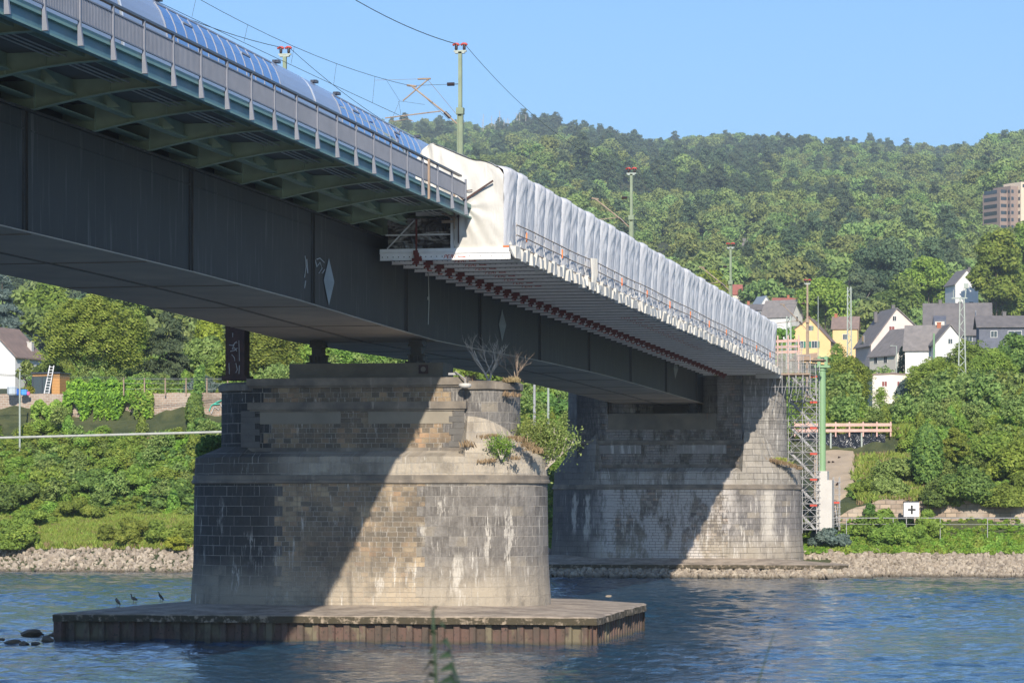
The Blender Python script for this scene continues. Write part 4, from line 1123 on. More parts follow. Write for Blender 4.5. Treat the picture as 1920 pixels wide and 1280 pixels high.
for z in (11.75, 12.25): q = MB(); q.box(xa2, Yf-.34, z-.13, xb2, Yf-.30, z+.13); put('rail_board', wobble(q, .02), M['wood_pink'], FE)
for i in range(8):
    x = lerp(xa2, xb2-.1, i/7); q = MB(); q.box(x-.05, Yf-.30, 11.2, x+.07, Yf-.2, 12.5); put('fence_post', q, M['wood_pink'], FE)
# quay wall with ragged top, walkway rail and sign
q = MB()
xa, xb_ = onY(1562, 950, 233.6).x, 75
def qw(u, v):
    x = lerp(xa, xb_, u); top = 5.75 + .35*mn.noise(Vector((x*.5, 0, 1))) + .25*mn.noise(Vector((x*1.7, 0, 4)))
    if u < .04: top -= (1-u/.04)*1.2
    return (x, 233.6+.15*v + .12*mn.noise(Vector((x, 0, v*4))*.9), lerp(2.2, top, v))
q.grid(qw, 160, 8)
q.grid(lambda u, v: (lambda p: (p[0], p[1]+.9*v, p[2]))(qw(u, 1)), 160, 2)
tag(put('quay_wall', q, M['quay']), 'low weathered stone quay wall with a ragged top behind the cross sign', 'wall')
HR = thing('walkway_railing', 'long thin grey tube railing in front of the quay wall, overgrown from below', 'railing', (0, 230.8, 3.5))
x0 = onY(1500, 968, 230.8).x
q = MB(); q.tube([(x0, 230.8, 4.36), (lerp(x0, 60, .3), 230.8, 4.42), (60, 230.8, 4.28)], .035, 5); q.tube([(x0, 230.8, 3.9), (60, 230.8, 3.85)], .02, 4); put('top_rail', q, M['galv'], HR)
for i in range(24):
    x = lerp(x0, 60, i/23); q = MB(); q.tube([(x, 230.8, 2.6), (x, 230.8, 4.36)], .03, 5); put('railing_post', q, M['galv'], HR)
sg = onY(1709, 955, 231.6)
SG = thing('navigation_sign', 'square white sign with a black cross standing in front of the quay wall', 'sign', (sg.x, 231.6, 4.0))
q = MB(); q.box(sg.x-.60, 231.6, sg.z-.56, sg.x+.60, 231.66, sg.z+.56); put('sign_board', q, M['white'], SG)
q = MB(); q.box(sg.x-.66, 231.67, sg.z-.60, sg.x-.48, 231.95, sg.z+.66); q.box(sg.x-.66, 231.67, sg.z+.5, sg.x+.6, 231.72, sg.z+.66); put('sign_frame', q, M['rail_dark'], SG)
q = MB(); q.box(sg.x-.07+.03, 231.58, sg.z-.34, sg.x+.07+.03, 231.597, sg.z+.34); q.box(sg.x-.30+.03, 231.575, sg.z-.065, sg.x+.30+.03, 231.592, sg.z+.065); put('cross_mark', q, M['black'], SG)
q = MB()
for s in (-.4, .4): q.tube([(sg.x+s, 231.7, 2.8), (sg.x+s, 231.7, sg.z)], .04, 5)
put('sign_post', q, M['galv'], SG)

# ------------------------------------------------------------------ lattice masts and poles on the far bank
def lattice(px, D, ytop, w0, w1, label, zb=None, wires=True):
    x, y = P(px, D); z0 = zb if zb is not None else T(x, y); z1 = zat(ytop, D)
    t = thing('lattice_mast', label, 'lattice mast', (x, y, z0))
    q = MB(); n_ = int((z1-z0)/.75)
    def c(sx, sy, tt): w = lerp(w0, w1, tt)/2; return (x+sx*w, y+sy*w, lerp(z0, z1, tt))
    for sx in (-1, 1):
        for sy in (-1, 1): q.bar(c(sx, sy, 0), c(sx, sy, 1), .11)
    put('leg', q, M['mast_grey'], t)
    q = MB()
    for i in range(n_):
        a, b = i/n_, (i+1)/n_; s = 1 if i % 2 else -1
        for sy in (-1, 1): q.bar(c(-s, sy, a), c(s, sy, b), .055)
        for sx in (-1, 1): q.bar(c(sx, -s, a), c(sx, s, b), .055)
    put('lacing', q, M['mast_grey'], t)
    return t, x, y, z0, z1
lm, x, y, z0, z1 = lattice(1804, 340, 560, 1.0, .48, 'tall grey lattice railway mast with a crosspiece rising out of the bushes at the right')
q = MB(); q.box(x-1.2, y-.1, z1, x+.6, y+.1, z1+.14); q.bar((x-1.0, y, z1), (x-1.0, y, z1+1.0), .06); q.bar((x+.35, y, z1+.1), (x+.45, y, z1+1.2), .12); q.box(x+.2, y-.2, z1+1.2, x+.7, y+.2, z1+1.75); put('crossarm', q, M['mast_grey'], lm)
lm2, x2, y2, _, z12 = lattice(1592.5, 345, 538, .55, .38, 'slender green grey lattice mast in front of the brown roofed yellow house')
q = MB(); q.bar((x2, y2, z12), (x2-.1, y2, z12+.5), .07); q.tube([(x2, y2, z12+.5), (x2, y2, z12+.75)], .1, 6); put('insulator', q, M['insul'], lm2)
lm3, *_ = lattice(1479, 300, 593, .5, .4, 'short pale lattice mast behind the scaffold platform')
def pole(px, D, ytop, r, m, label, zb=None, arm=None):
    x, y = P(px, D); z0 = zb if zb is not None else T(x, y); z1 = zat(ytop, D)
    t = thing('pole', label, 'pole', (x, y, z0)); q = MB(); q.tube([(x, y, z0-.3), (x, y, z1)], r, 7, r*.75); put('shaft', q, m, t)
    if arm: q = MB(); q.tube([(x, y, z1-.05), (x+arm, y, z1+.03)], r*.5, 5); q.box(x+arm-.3, y-.1, z1-.05, x+arm+.1, y+.1, z1+.06); put('arm', q, m, t)
    return t
pole(37, 262, 697, .10, M['mast_grey'], 'thin grey pole standing in the bushes at the far left', zb=5.6)
pole(1002, 262, 714, .15, M['galv'], 'left grey pole of the pair between the two stone piers', zb=9.5)
pole(1028, 262, 720, .13, M['mast_grey'], 'right hooked pole of the pair between the two stone piers', zb=9.5, arm=-.5)
pole(1375, 420, 468, .10, M['mast_grey'], 'thin distant pole above the end of the white tent', zb=26) if 0 else None
pole(1681, 420, 648, .09, M['mast_grey'], 'slim street lamp in front of the cream gable house', arm=-.6)
pole(1751, 380, 625, .16, M['col_green'], 'short green post before the dark slate roof')
pole(1534, 400, 555, .07, M['mast_grey'], 'thin wire pole behind the yellow house gable')
# pipe on the left running to the near pier, and the wires on the bank behind
q = MB(); pa = Vector((P(-60, 250)[0], P(-60, 250)[1], zat(822, 250))); pb = Vector((P(470, 236)[0], P(470, 236)[1], zat(808, 236)))
q.tube([pa, pa.lerp(pb, .5), pb], .10, 7)
tag(put('barrier_pipe', q, M['conduit']), 'pale metal pipe on thin supports crossing the left bushes towards the near pier', 'pipe')
for k, (ya, yb_) in enumerate(((702, 712), (700, 708))):
    a = Vector((*P(-40, 262), zat(ya, 262))); b = Vector((*P(470, 262), zat(yb_, 262)))
    wire((a, b), ('lower' if k == 0 else 'upper')+' thin wire running above the garden wall at the left', .15, .022, 8)

# ------------------------------------------------------------------ garden wall on the left bank
q = MB()
def gw(u, v):
    x = lerp(-190, -70, u); top = 15.35+.10*mn.noise(Vector((x*.8, 2, 0)))
    return (x, 254.75+.08*v+.05*mn.noise(Vector((x*1.3, 0, v*3))), lerp(12.6, top, v))
q.grid(gw, 150, 5); q.grid(lambda u, v: (lambda p: (p[0], p[1]+.6*v, p[2]))(gw(u, 1)), 150, 1)
GW = tag(put('garden_wall', q, M['wall']), 'long reddish stone garden wall partly hidden by creepers below the left bank trees', 'wall')
M['turq'] = simple('turquoise_paint', (.10,.55,.42), None, 3, .6)
q = MB()
def gsc(pts, r=.05): q.tube([tuple(onY(px, py, 254.62)) for px, py in pts], r, 4)
gsc([(392,770),(396,760),(408,753),(420,748)]); gsc([(400,758),(412,757)])
put('graffiti', q, M['turq'], GW)
q = MB(); gsc([(396,775),(402,762),(410,768),(414,758),(419,772)], .04); put('graffiti', q, M['graffiti'], GW)
M['shed_wood'] = simple('orange_cladding', (.55,.28,.09), (.42,.21,.07), 3, .7)
n = N('shed_cladding'); p_ = n.pos(); sz = n.n('ShaderNodeSeparateXYZ'); n.lk(p_, sz.inputs[0])
ln = n.math('LESS_THAN', n.math('MODULO', sz.outputs[2], .14), .02); n.col(n.mix(ln, n.mix(n.noise(p_, 3, 3), (.55,.29,.10), (.46,.23,.08)), (.12,.06,.02))); n.rough(.7); M['cladding'] = n.m
def glassmat(name, c, r=.08):
    n = N(name); n.col(c); n.rough(r); n.p.inputs['Specular IOR Level'].default_value = .8; return n.m
M['glass'] = glassmat('window_glass', (.035,.045,.055))
M['sill'] = simple('white_frame', (.66,.66,.64), None, 3, .5)
M['dark_roof'] = simple('slate_roof', (.17,.155,.155), (.12,.112,.115), 1.1, .8, .3, bscale=4)
M['brown_roof'] = simple('brown_tile_roof', (.27,.19,.16), (.19,.14,.12), 1.3, .85, .35, 0, ((.30,.28,.24), .66), bscale=4)
M['grey_roof'] = simple('grey_tile_roof', (.25,.225,.215), (.18,.165,.16), 1.3, .85, .3, 0, ((.33,.32,.30), .64), bscale=4)
M['red_roof'] = simple('red_tile_roof', (.36,.12,.09), (.27,.10,.08), 1.3, .85, .3, bscale=4)
M['metal_roof'] = simple('blue_grey_roof', (.33,.38,.44), (.28,.33,.38), 1, .4)
M['yellow'] = simple('yellow_render', (.80,.55,.27), (.74,.50,.24), .6, .9)
M['cream'] = simple('cream_render', (.74,.69,.60), (.68,.63,.54), .6, .9)
M['pink'] = simple('pinkish_render', (.70,.60,.56), (.64,.55,.51), .6, .9)
M['shutter'] = simple('green_shutter', (.03,.20,.13), None, 3, .6)
M['redwood'] = simple('red_shutter', (.25,.06,.05), None, 3, .7)
M['brick_red'] = simple('red_brick', (.42,.15,.08), (.33,.12,.07), 5, .9)
M['slate_wall'] = simple('slate_cladding', (.14,.15,.19), (.10,.11,.14), 1.5, .8)

def house(name, label, px, D, w, l, zb, ze, zr, yaw, wall, roof, wins=(), chims=(), over=.35, ze_r=None, cat='house', zb_abs=False, ridge_off=0):
    x, y = P(px, D); zb = T(x, y)-1.0 if zb is None else zb
    t = thing(name, label, cat, (x, y, zb))
    Mx = Matrix.Translation((x, y, 0)) @ Matrix.Rotation(math.atan2(1120, 5500)+R(yaw), 4, 'Z')
    ze_r = ze if ze_r is None else ze_r
    def bld(n_, q, m, par): return put(n_, q.xf(Mx), m, par)
    ro = ridge_off
    q = MB(); poly = [(-w/2, zb), (w/2, zb), (w/2, ze_r), (ro, zr), (-w/2, ze)]
    q.prismY(poly, -l/2, l/2); bld('wall', q, wall, t)
    q = MB(); th = .16
    def slab(xa, za, xb, zb2):
        d = Vector((xb-xa, zb2-za)); n_ = Vector((-d.y, d.x)).normalized()*th
        if n_.y < 0: n_ = -n_
        return [(xa, za+.02), (xb, zb2+.02), (xb+n_.x*0, zb2+th+.05), (xa+n_.x*0, za+th+.02)]
    sl_ = (zr-ze)/(w/2+ro); sr = (zr-ze_r)/(w/2-ro)
    q.prismY(slab(-w/2-over, ze-over*sl_, ro, zr), -l/2-over, l/2+over)
    q.prismY(slab(w/2+over, ze_r-over*sr, ro, zr), -l/2-over, l/2+over)
    rf = bld('roof', q, roof, t)
    for (cx, cy, h, m) in chims:
        q = MB(); zc = zr - abs(cx)*(sl_ if cx < 0 else sr); q.box(cx-.3, cy-.3, zc-.5, cx+.3, cy+.3, zc+h); q.box(cx-.36, cy-.36, zc+h, cx+.36, cy+.36, zc+h+.1)
        bld('chimney', q, m, rf)
    for wd in wins:
        face, u, z, ww, hh, kind = wd
        def fp(uu, zz, dd):
            return {'F': (uu, -l/2-dd, zz), 'R': (w/2+dd, uu, zz), 'L': (-w/2-dd, -uu, zz)}[face]
        def fb(q_, u0, u1, z0_, z1_, d0, d1):
            a = fp(u0, z0_, d0); b = fp(u1, z1_, d1); q_.box(*a, *b)
        q = MB(); f = .08
        fb(q, u-ww/2-f, u+ww/2+f, z-hh/2-f, z+hh/2+f, .002, .05)
        wo = bld('window', q, M['sill'], t)
        q = MB()
        fb(q, u-ww/2, u-.03, z-hh/2, z+hh/2, .051, .06); fb(q, u+.03, u+ww/2, z-hh/2, z+hh/2, .051, .06)
        bld('pane', q, M['redwood'] if kind == 'r' else M['glass'], wo)
        if kind == 'g':
            q = MB()
            for s in (-1, 1): fb(q, u+s*(ww/2+.12), u+s*(ww/2+.12+ww*.42), z-hh/2, z+hh/2, .052, .10)
            bld('shutter', q, M['shutter'], wo)
    return t, Mx
k = 560/5500
h1, Mh = house('yellow_house', 'yellow house with green shutters and a curved gable above the scaffold platform', 1523, 560, 7.9, 9, 27, 36.0, 38.9, -12, M['yellow'], M['brown_roof'],
   [('F', .1, 37.0, .55, .85, 'g'), ('F', .9, 33.9, .95, 1.25, 'g'), ('F', -1.7, 33.9, .9, 1.25, 'g'), ('F', -3.3, 34.1, .8, 1.1, 'w')], [(-.9, 1, 1.2, M['brick_red'])], .3, ze_r=34.6)
q = MB(); q.box(.8, -5.9, 31.2, 4.6, -4.55, 31.45); put('awning', q.xf(Mh), M['shutter'], h1)
house('small_yellow_house', 'small yellow house with a brown tiled roof behind the slender lattice mast', 1586, 600, 5.5, 5.0, None, 39.3, 41.6, 80, M['yellow'], M['brown_roof'], [('L', 0, 37.5, .8, 1, 'w')], [(0, 2, .7, M['brick_red'])])
house('gable_house', 'large pinkish white gable house with two grey chimneys and a red brown window', 1660, 540, 8.4, 11, None, 33.0, 39.4, -6+14, M['pink'], M['grey_roof'],
   [('F', .2, 37.6, .6, .8, 'w'), ('F', -.3, 35.6, .95, 1.1, 'r'), ('F', 2.2, 35.3, .8, .8, 'w'), ('L', 0, 34, 1.4, 1.4, 'w')], [(-1.2, 2.5, 1.4, M['dark_roof']), (.9, -2, 1.6, M['dark_roof'])], .4, ze_r=36.2, ridge_off=.6)
house('cream_house', 'low cream white house with a half hipped grey roof sloping down to the left', 1683, 470, 5.6, 8, None, 28.0, 32.1, 24, M['cream'], M['grey_roof'],
   [('F', .8, 28.6, .7, .9, 'w'), ('L', 1, 27.3, .9, 1.1, 'w'), ('L', -2, 27.3, .9, 1.1, 'w')], [(.5, -2.2, .8, M['brick_red'])], .35, ze_r=29.8, ridge_off=1.2)
house('slate_roof_house', 'white house with a broad mottled slate roof behind the short green post', 1741, 450, 7, 6.6, None, 27.9, 31.5, 78, M['white'], M['grey_roof'],
   [('F', -1, 27, .8, 1, 'w'), ('L', 1, 26.5, .8, 1, 'w')], [(1.5, 1.0, .9, M['brick_red']), (-.2, -1.6, .7, M['brick_red'])])
house('white_gable_annex', 'small white gable annex joined beside the slate roof house', 1775, 446, 4.6, 5, None, 28.6, 31.3, 4, M['white'], M['grey_roof'], [('F', 0, 28.9, .6, .7, 'w')], [(1.8, 1, 1.0, M['brick_red'])])
house('farmhouse', 'big dark roofed farmhouse with a dormer and a white right gable on the slope', 1795, 520, 9, 11.2, None, 34.0, 39.3, 82, M['slate_wall'], M['dark_roof'],
   [('L', -3, 33, 1, 1, 'w'), ('L', 2, 33, 1, 1, 'w')], [(0, 3, .7, M['dark_roof'])], .5)
fx_, fy_ = P(1795, 520); Mf = Matrix.Translation((fx_, fy_, 0)) @ Matrix.Rotation(math.atan2(1120, 5500)+R(82), 4, 'Z')
fh = bpy.data.objects['farmhouse']
q = MB(); q.prismY([(-1.6, 36.0), (-4.3, 34.6), (-4.3, 36.3), (-1.6, 37.3)], 2.0, 4.2); put('dormer', q.xf(Mf), M['slate_wall'], fh)
q = MB(); q.box(-4.31, 2.3, 34.9, -4.36, 3.9, 36.0); put('dormer_window', q.xf(Mf), M['cream'], fh)
q = MB(); q.bar((-1.6, -3.2, 37.75), (-2.6, -3.2, 36.57), .06, 1.0); put('skylight', q.xf(Mf), M['metal_roof'], fh)
house('modern_house', 'dark slate clad house with a low roof, at the right edge of the village', 1883, 500, 5.5, 9, None, 34.2, 35.9, 86, M['slate_wall'], M['dark_roof'],
   [('L', 1.5, 32.6, 2.2, 1.4, 'w'), ('L', -2, 32.8, 1, 1, 'w')], [(0, 0, .8, M['dark_roof'])], .5)
house('white_house', 'tall white house with a grey roof half hidden behind trees high on the right', 1803, 640, 5.2, 7, 38, 51.0, 54.0, 10, M['white'], M['grey_roof'],
   [('F', -1.5, 46.5, .9, 1.2, 'w'), ('F', 1, 46.5, .9, 1.2, 'w')], [(1.0, -2, 1.8, M['dark_roof'])], .3)
house('red_roof_house', 'house with a red tiled roof and small chimney beyond the end of the tent', 1478, 760, 7, 7.6, None, 53.6, 55.8, 85, M['cream'], M['red_roof'], [('L', 0, 52, 1, 1, 'w')], [(0, 0, .8, M['brick_red'])])
house('grey_roof_house', 'white house under a wide grey brown roof, just below the red roof', 1466, 640, 6.5, 7, None, 44.0, 47.5, 62, M['white'], M['grey_roof'], [('F', 0, 43.5, 1, 1, 'w')])
house('balcony_house', 'dark timber house with a white railed balcony directly above the tent edge', 1419, 700, 4, 7, None, 49.2, 50.4, 88, M['slate_wall'], M['dark_roof'], [('L', 1, 48, 1.6, 1.2, 'w'), ('L', -2, 48, 1.2, 1.2, 'w')], [(0, 2, .8, M['brick_red'])])
house('blue_roof_house', 'small house with a bluish roof behind the balcony house', 1428, 760, 5, 5, None, 52.6, 56.2, 20, M['white'], M['metal_roof'], [('F', 0, 52, .8, .8, 'w')])
house('hillside_house', 'long low pale blue roofed building on the wooded slope, leftmost of the hillside roofs', 1243, 1250, 7, 11, None, 108.2, 109.9, 86, M['cream'], M['metal_roof'])
house('hillside_house', 'short pale blue roofed building on the wooded slope, middle one of the hillside roofs', 1316, 1250, 6, 7, None, 107.5, 109.0, 88, M['cream'], M['metal_roof'])
house('hillside_house', 'dark grey roofed house in the wood, highest of the hillside roofs', 1398, 1250, 9, 13, None, 108.8, 113.0, 80, M['slate_wall'], M['grey_roof'])
house('distant_house', 'small house with a faded red roof just above the tent behind the slim mast', 1366, 800, 5, 7, None, 59.5, 62.0, 84, M['cream'], M['red_roof'])
# garage / retaining building
t, Mg = house('garage', 'small white flat garage with two brown shutters among the bushes below the village', 1668, 345, 4.6, 3.5, None, 19.9, 20.0, 2, M['cream'], M['brown_roof'],
   [('F', -.9, 18.9, .55, .55, 'r'), ('F', .9, 18.9, .55, .55, 'r')], over=.08, cat='garage')
# apartment tower
AP = thing('apartment_tower', 'tall beige and brown apartment tower above the trees at the right edge', 'apartment block', (*P(1905, 1250), 100))
Ma = Matrix.Translation((*P(1905, 1250), 0)) @ Matrix.Rotation(math.atan2(1120, 5500)+R(28), 4, 'Z')
M['tower_beige'] = simple('tower_beige', (.72,.60,.46), (.68,.56,.43), .2, .9); M['tower_brown'] = simple('tower_brown', (.30,.22,.18), (.27,.20,.17), .2, .9)
q = MB(); q.box(-2, -6, 90, 10, 6, 136.5); put('main_block', q.xf(Ma), M['tower_beige'], AP)
q = MB(); q.box(-2.05, -4, 90, -6, 8, 134.8); put('side_block', q.xf(Ma), M['tower_brown'], AP)
q = MB(); q.box(-6.05, -2, 90, -10, 10, 132.2); put('stair_block', q.xf(Ma), M['tower_brown'], AP)
for fl_ in range(14):
    z = 92+3*fl_
    q = MB()
    for (xx, ya, yb_) in ((-2.06, -5.4, -4.3), (-6.06, -3.5, -2.5), (-6.02, 0, 0)):
        if ya != yb_: q.box(xx, ya, z+.8, xx-.05, yb_, z+2.2)
    q.box(-5.6, -4.01, z+.8, -4.4, -4.1, z+2.2); q.box(-9.6, -2.01, z+.8, -6.6, -2.1, z+2.2)
    q.box(-10.06, 0, z+.7, -10.1, 9, z+2.3)
    put('window_band', q.xf(Ma), M['glass'], AP)
q = MB(); q.box(-1.2, -6.08, 134.2, 8, -6.02, 135.6); put('window_band', q.xf(Ma), M['glass'], AP)
# left bank buildings
house('white_cottage', 'white gable cottage with a brown roof and grey roller shutter at the left edge', 8, 355, 6.6, 7, None, 22.6, 25.9, -18, M['white'], M['brown_roof'],
   [('F', -.2, 23.2, 1.2, 1.4, 'w'), ('F', .2, 21.0, 1.2, .9, 'w')], [(2.5, 2, 1.0, M['concrete_new'])], .4)
house('dark_house', 'dark roofed house with blue grey cladding behind the white cottage', 72, 440, 7, 8, None, 28.6, 33.2, 82, M['slate_wall'], M['grey_roof'], [('L', 0, 27, 1.4, 1.2, 'w')], [(0, -2, .8, M['dark_roof'])])
SH = thing('garden_shed', 'small modern garden house with glass front and orange wood cladding above the stone wall', 'garden shed', onY(93, 735, 262.5))
s0, s1, s2 = onY(61, 735, 262.5), onY(97, 735, 262.5), onY(112, 735, 262.5)
zs0 = 15.25; zs1 = zat(694, 269)
q = MB(); q.box(s1.x, 262.5, zs0, s2.x, 265.2, zs1); put('clad_wall', q, M['cladding'], SH)
q = MB(); q.box(s0.x, 265.0, zs0, s1.x-.004, 265.2, zs1-.02); q.box(s0.x, 262.5, zs1-.25, s1.x-.004, 264.99, zs1-.02); put('back_wall', q, M['cladding'], SH)
q = MB(); q.box(s0.x-.06, 262.45, zs0, s0.x+.06, 262.6, zs1-.26); q.box(lerp(s0.x, s1.x, .5)-.04, 262.45, zs0, lerp(s0.x, s1.x, .5)+.04, 262.55, zs1-.26); q.box(s0.x-.1, 262.3, zs1, s2.x+.1, 265.4, zs1+.13); put('dark_frame', q, M['rail_dark'], SH)
q = MB(); q.box(s0.x+.06, 262.5, zs0, s1.x-.1, 262.52, zs1-.26); put('glass_front', q, M['glass'], SH)
LD = thing('ladder', 'aluminium ladder leaning against the roof edge of the garden house', 'ladder', (s1.x-.3, 261.9, zs0))
q = MB(); lx = s1.x-.28; la, lb = Vector((lx, 261.7, 15.3)), Vector((lx+.35, 262.35, zs1+.75))
for s in (-.2, .2): q.bar(la+Vector((s*1.2, 0, 0)), lb+Vector((s, 0, 0)), .07)
put('stile', q, M['alu'], LD)
for i in range(11): p = la.lerp(lb, (i+.5)/11); q = MB(); q.bar(p-Vector((.2,0,0)), p+Vector((.2,0,0)), .045); put('rung', q, M['alu'], LD)
def barrel(px, D, w, h, c, label, name='storage_bin'):
    x, y = P(px, D); q = MB(); q.lathe((x, y, 15.2), [(w*.42, 0), (w*.5, h*.15), (w*.5, h*.8), (w*.53, h*.85), (w*.5, h), (w*.2, h*1.05)], 10)
    tag(put(name, q, simple(name+'_'+label[:5], c, None, 2, .5), None, loc=(x, y, 15.2)), label, 'bin')
barrel(23, 268, .95, .75, (.45,.5,.55), 'pale grey tank standing on the wall top left of the pole')
barrel(33, 268, .35, .55, (.02,.12,.5), 'dark blue barrel beside the grey tank')
barrel(45, 268, .65, .50, (.08,.32,.75), 'bright blue tub on the wall right of the pole')
barrel(53, 268, .32, .32, (.75,.12,.3), 'small pink bucket beside the blue tub')
WF = thing('wire_fence', 'low wire fence on wooden posts above the garden wall', 'fence', (*P(330, 266), 15.2))
for i in range(7):
    x, y = P(232+i*39, 266); q = MB(); q.box(x-.05, y-.05, 15.1, x+.05, y+.05, 16.7); put('fence_post', q, M['wood'], WF)
q = MB()
for z in (15.7, 16.2, 16.6): q.tube([(*P(232, 266), z), (*P(466, 266), z)], .012, 4)
put('fence_wire', q, M['galv'], WF)
# ------------------------------------------------------------------ foliage builders (numpy)
def rhomb(c, nrm, rg, a, b, droop=0):
    """leaf shaped faces at centres c with normals nrm; a, b half sizes (arrays)"""
    m = len(c); t = rg.normal(size=(m, 3)); t -= (t*nrm).sum(1, keepdims=True)*nrm
    t /= np.linalg.norm(t, axis=1, keepdims=True)+1e-9
    if droop: t[:, 2] -= droop; t /= np.linalg.norm(t, axis=1, keepdims=True)
    bt = np.cross(nrm, t); bt /= np.linalg.norm(bt, axis=1, keepdims=True)+1e-9
    a = a[:, None]; b = b[:, None]
    V = np.stack([c-t*a, c+bt*b-nrm*a*.15, c+t*a, c-bt*b-nrm*a*.15], 1).reshape(-1, 3)
    F = np.arange(4*m).reshape(m, 4)
    return V, F
def unit(rg, m):
    d = rg.normal(size=(m, 3)); return d/np.linalg.norm(d, axis=1, keepdims=True)
def crown_np(kind, seed, w, h, n=6000, leaf=.3):
    """crown of width w and height h, base at z=0"""
    rg = np.random.default_rng(seed); r = w/2
    if kind in ('round', 'loose', 'bush', 'oval'):
        K = {'round': 34, 'loose': 26, 'bush': 16, 'oval': 30}[kind]
        d = unit(rg, K); d[:, 2] = np.where(d[:, 2] < -.35, -d[:, 2], d[:, 2])
        rad = rg.uniform(.45, .86, K)[:, None]
        if kind == 'bush': C = d*rad*np.array([r, r, h*.5]); C[:, 2] = np.abs(C[:, 2])*1.5
        else: C = d*rad*np.array([r, r, h/2]); C[:, 2] += h*.5
        cr = rg.uniform(.26, .44, K)*min(r, h/2)*(.85 if kind == 'loose' else 1)*(1.25 if kind == 'bush' else 1)
        pick = rg.choice(K, n, p=cr**2/(cr**2).sum())
        dd = unit(rg, n); dd[:, 2] = dd[:, 2]*.9+.12
        rr = rg.uniform(.55, 1.08, n)**.6
        c = C[pick] + dd*(cr[pick]*rr)[:, None]*np.array([1.12, 1.12, .82])
        c[:, 2] = np.maximum(c[:, 2], .02)
        nrm = dd*.9 + rg.normal(size=(n, 3))*.55 + np.array([0, 0, .35])
        tone = rg.uniform(0, 1, n)*.55 + rg.uniform(0, 1, K)[pick]*.35 + .05
    elif kind == 'column':
        z = rg.uniform(0, 1, n); a = rg.uniform(0, 2*np.pi, n)
        pr = np.sin(np.pi*np.clip(z*.9+.12, 0, 1))**.5*r*(1+.10*np.sin(a*7+z*19))
        c = np.stack([np.cos(a)*pr, np.sin(a)*pr, z*h], 1)*1.0; c[:, :2] *= rg.uniform(.75, 1.05, n)[:, None]
        nrm = np.stack([np.cos(a), np.sin(a), .3+0*a], 1)+rg.normal(size=(n, 3))*.5
        tone = rg.uniform(.1, .9, n)
    elif kind in ('conifer', 'cedar', 'pine'):
        nb = {'conifer': 90, 'cedar': 70, 'pine': 46}[kind]
        bz = rg.uniform(.04, .97, nb); ba = rg.uniform(0, 2*np.pi, nb)
        if kind == 'conifer': br = r*(1-bz)**.8*rg.uniform(.75, 1.05, nb)+.15
        elif kind == 'cedar': br = r*(1-bz**2.2)*rg.uniform(.6, 1.05, nb)+.2
        else: bz = rg.uniform(.45, 1, nb); br = r*np.sqrt(np.clip(1-(bz-.6)**2*5, .1, 1))*rg.uniform(.5, 1, nb)
        pick = rg.choice(nb, n, p=br/br.sum()); s = rg.uniform(.08, 1, n)**.65
        wd = .20*br[pick]*(1.2-s)+.12
        ca, sa = np.cos(ba[pick]), np.sin(ba[pick])
        off = rg.normal(size=n)*wd
        dz = -.30*br[pick]*s**1.5 + rg.normal(size=n)*.10*(1.0 if kind != 'pine' else 3)
        c = np.stack([ca*br[pick]*s-sa*off, sa*br[pick]*s+ca*off, bz[pick]*h+dz], 1)
        nrm = np.array([0, 0, 1.0])+rg.normal(size=(n, 3))*.55+np.stack([ca, sa, 0*ca], 1)*.35
        tone = rg.uniform(0, 1, n)*.6 + s*.3
    elif kind == 'star':            # big compound leaves spraying out and drooping
        n = int(n*2.4); K = max(30, n//46); m = n//K
        d = unit(rg, K); d[:, 2] = np.where(d[:, 2] < -.3, -d[:, 2], d[:, 2])
        rad = rg.uniform(.25, 1, K)**.45
        C = d*rad[:, None]*np.array([r*.9, r*.9, h*.46]); C[:, 2] += h*.48
        C += (mnv(C, .5/max(1, r*.3))*.42*r)
        cs = []; ns = []; tn = []; tt = []
        for k in range(K):
            nf = 7; base = C[k]
            for f in range(nf):
                a = 2*np.pi*(f+rg.uniform(0, .6))/nf; L_ = rg.uniform(.7, 1.25)*leaf*4.2
                nl = m//nf
                s = (np.arange(nl)+.5)/nl
                dirx = np.array([np.cos(a), np.sin(a), 0])
                p = base + dirx*(L_*s)[:, None] + np.array([0, 0, 1])*((.30*s-.95*s*s)*L_)[:, None]
                side = np.where(np.arange(nl) % 2 == 0, 1, -1)[:, None]*np.array([-np.sin(a), np.cos(a), -.35])*leaf*.55*(1.1-s*.6)[:, None]
                cs.append(p+side); tt.append(side/np.linalg.norm(side, axis=1, keepdims=True))
                ns.append(np.tile([np.cos(a)*.5, np.sin(a)*.5-.25, .62], (nl, 1))+rg.normal(size=(nl, 3))*.38)
                tn.append(np.full(nl, rg.uniform(.15, .85))+rg.uniform(-.15, .15, nl))
        c = np.concatenate(cs); nrm = np.concatenate(ns); tone = np.concatenate(tn); t = np.concatenate(tt)
        nrm -= (nrm*t).sum(1, keepdims=True)*t; nrm /= np.linalg.norm(nrm, axis=1, keepdims=True)
        bt = np.cross(nrm, t); a = leaf*.80; b = leaf*.30
        V = np.stack([c-t*a*.8, c+bt*b, c+t*a, c-bt*b], 1).reshape(-1, 3)
        return V, np.arange(len(V)).reshape(-1, 4), np.clip(tone, 0, 1)
    nrm /= np.linalg.norm(nrm, axis=1, keepdims=True)
    a = rg.uniform(.7, 1.3, len(c))*leaf; b = a*rg.uniform(.45, .7, len(c))
    if kind in ('cedar', 'conifer', 'pine'): b = a*.32; a = a*1.25
    V, F = rhomb(c, nrm, rg, a, b, .3 if kind in ('cedar', 'conifer') else 0)
    return V, F, np.clip(tone, 0, 1)
def mnv(C, s):
    return np.array([list(mn.noise_vector(Vector(p)*s)) for p in C])
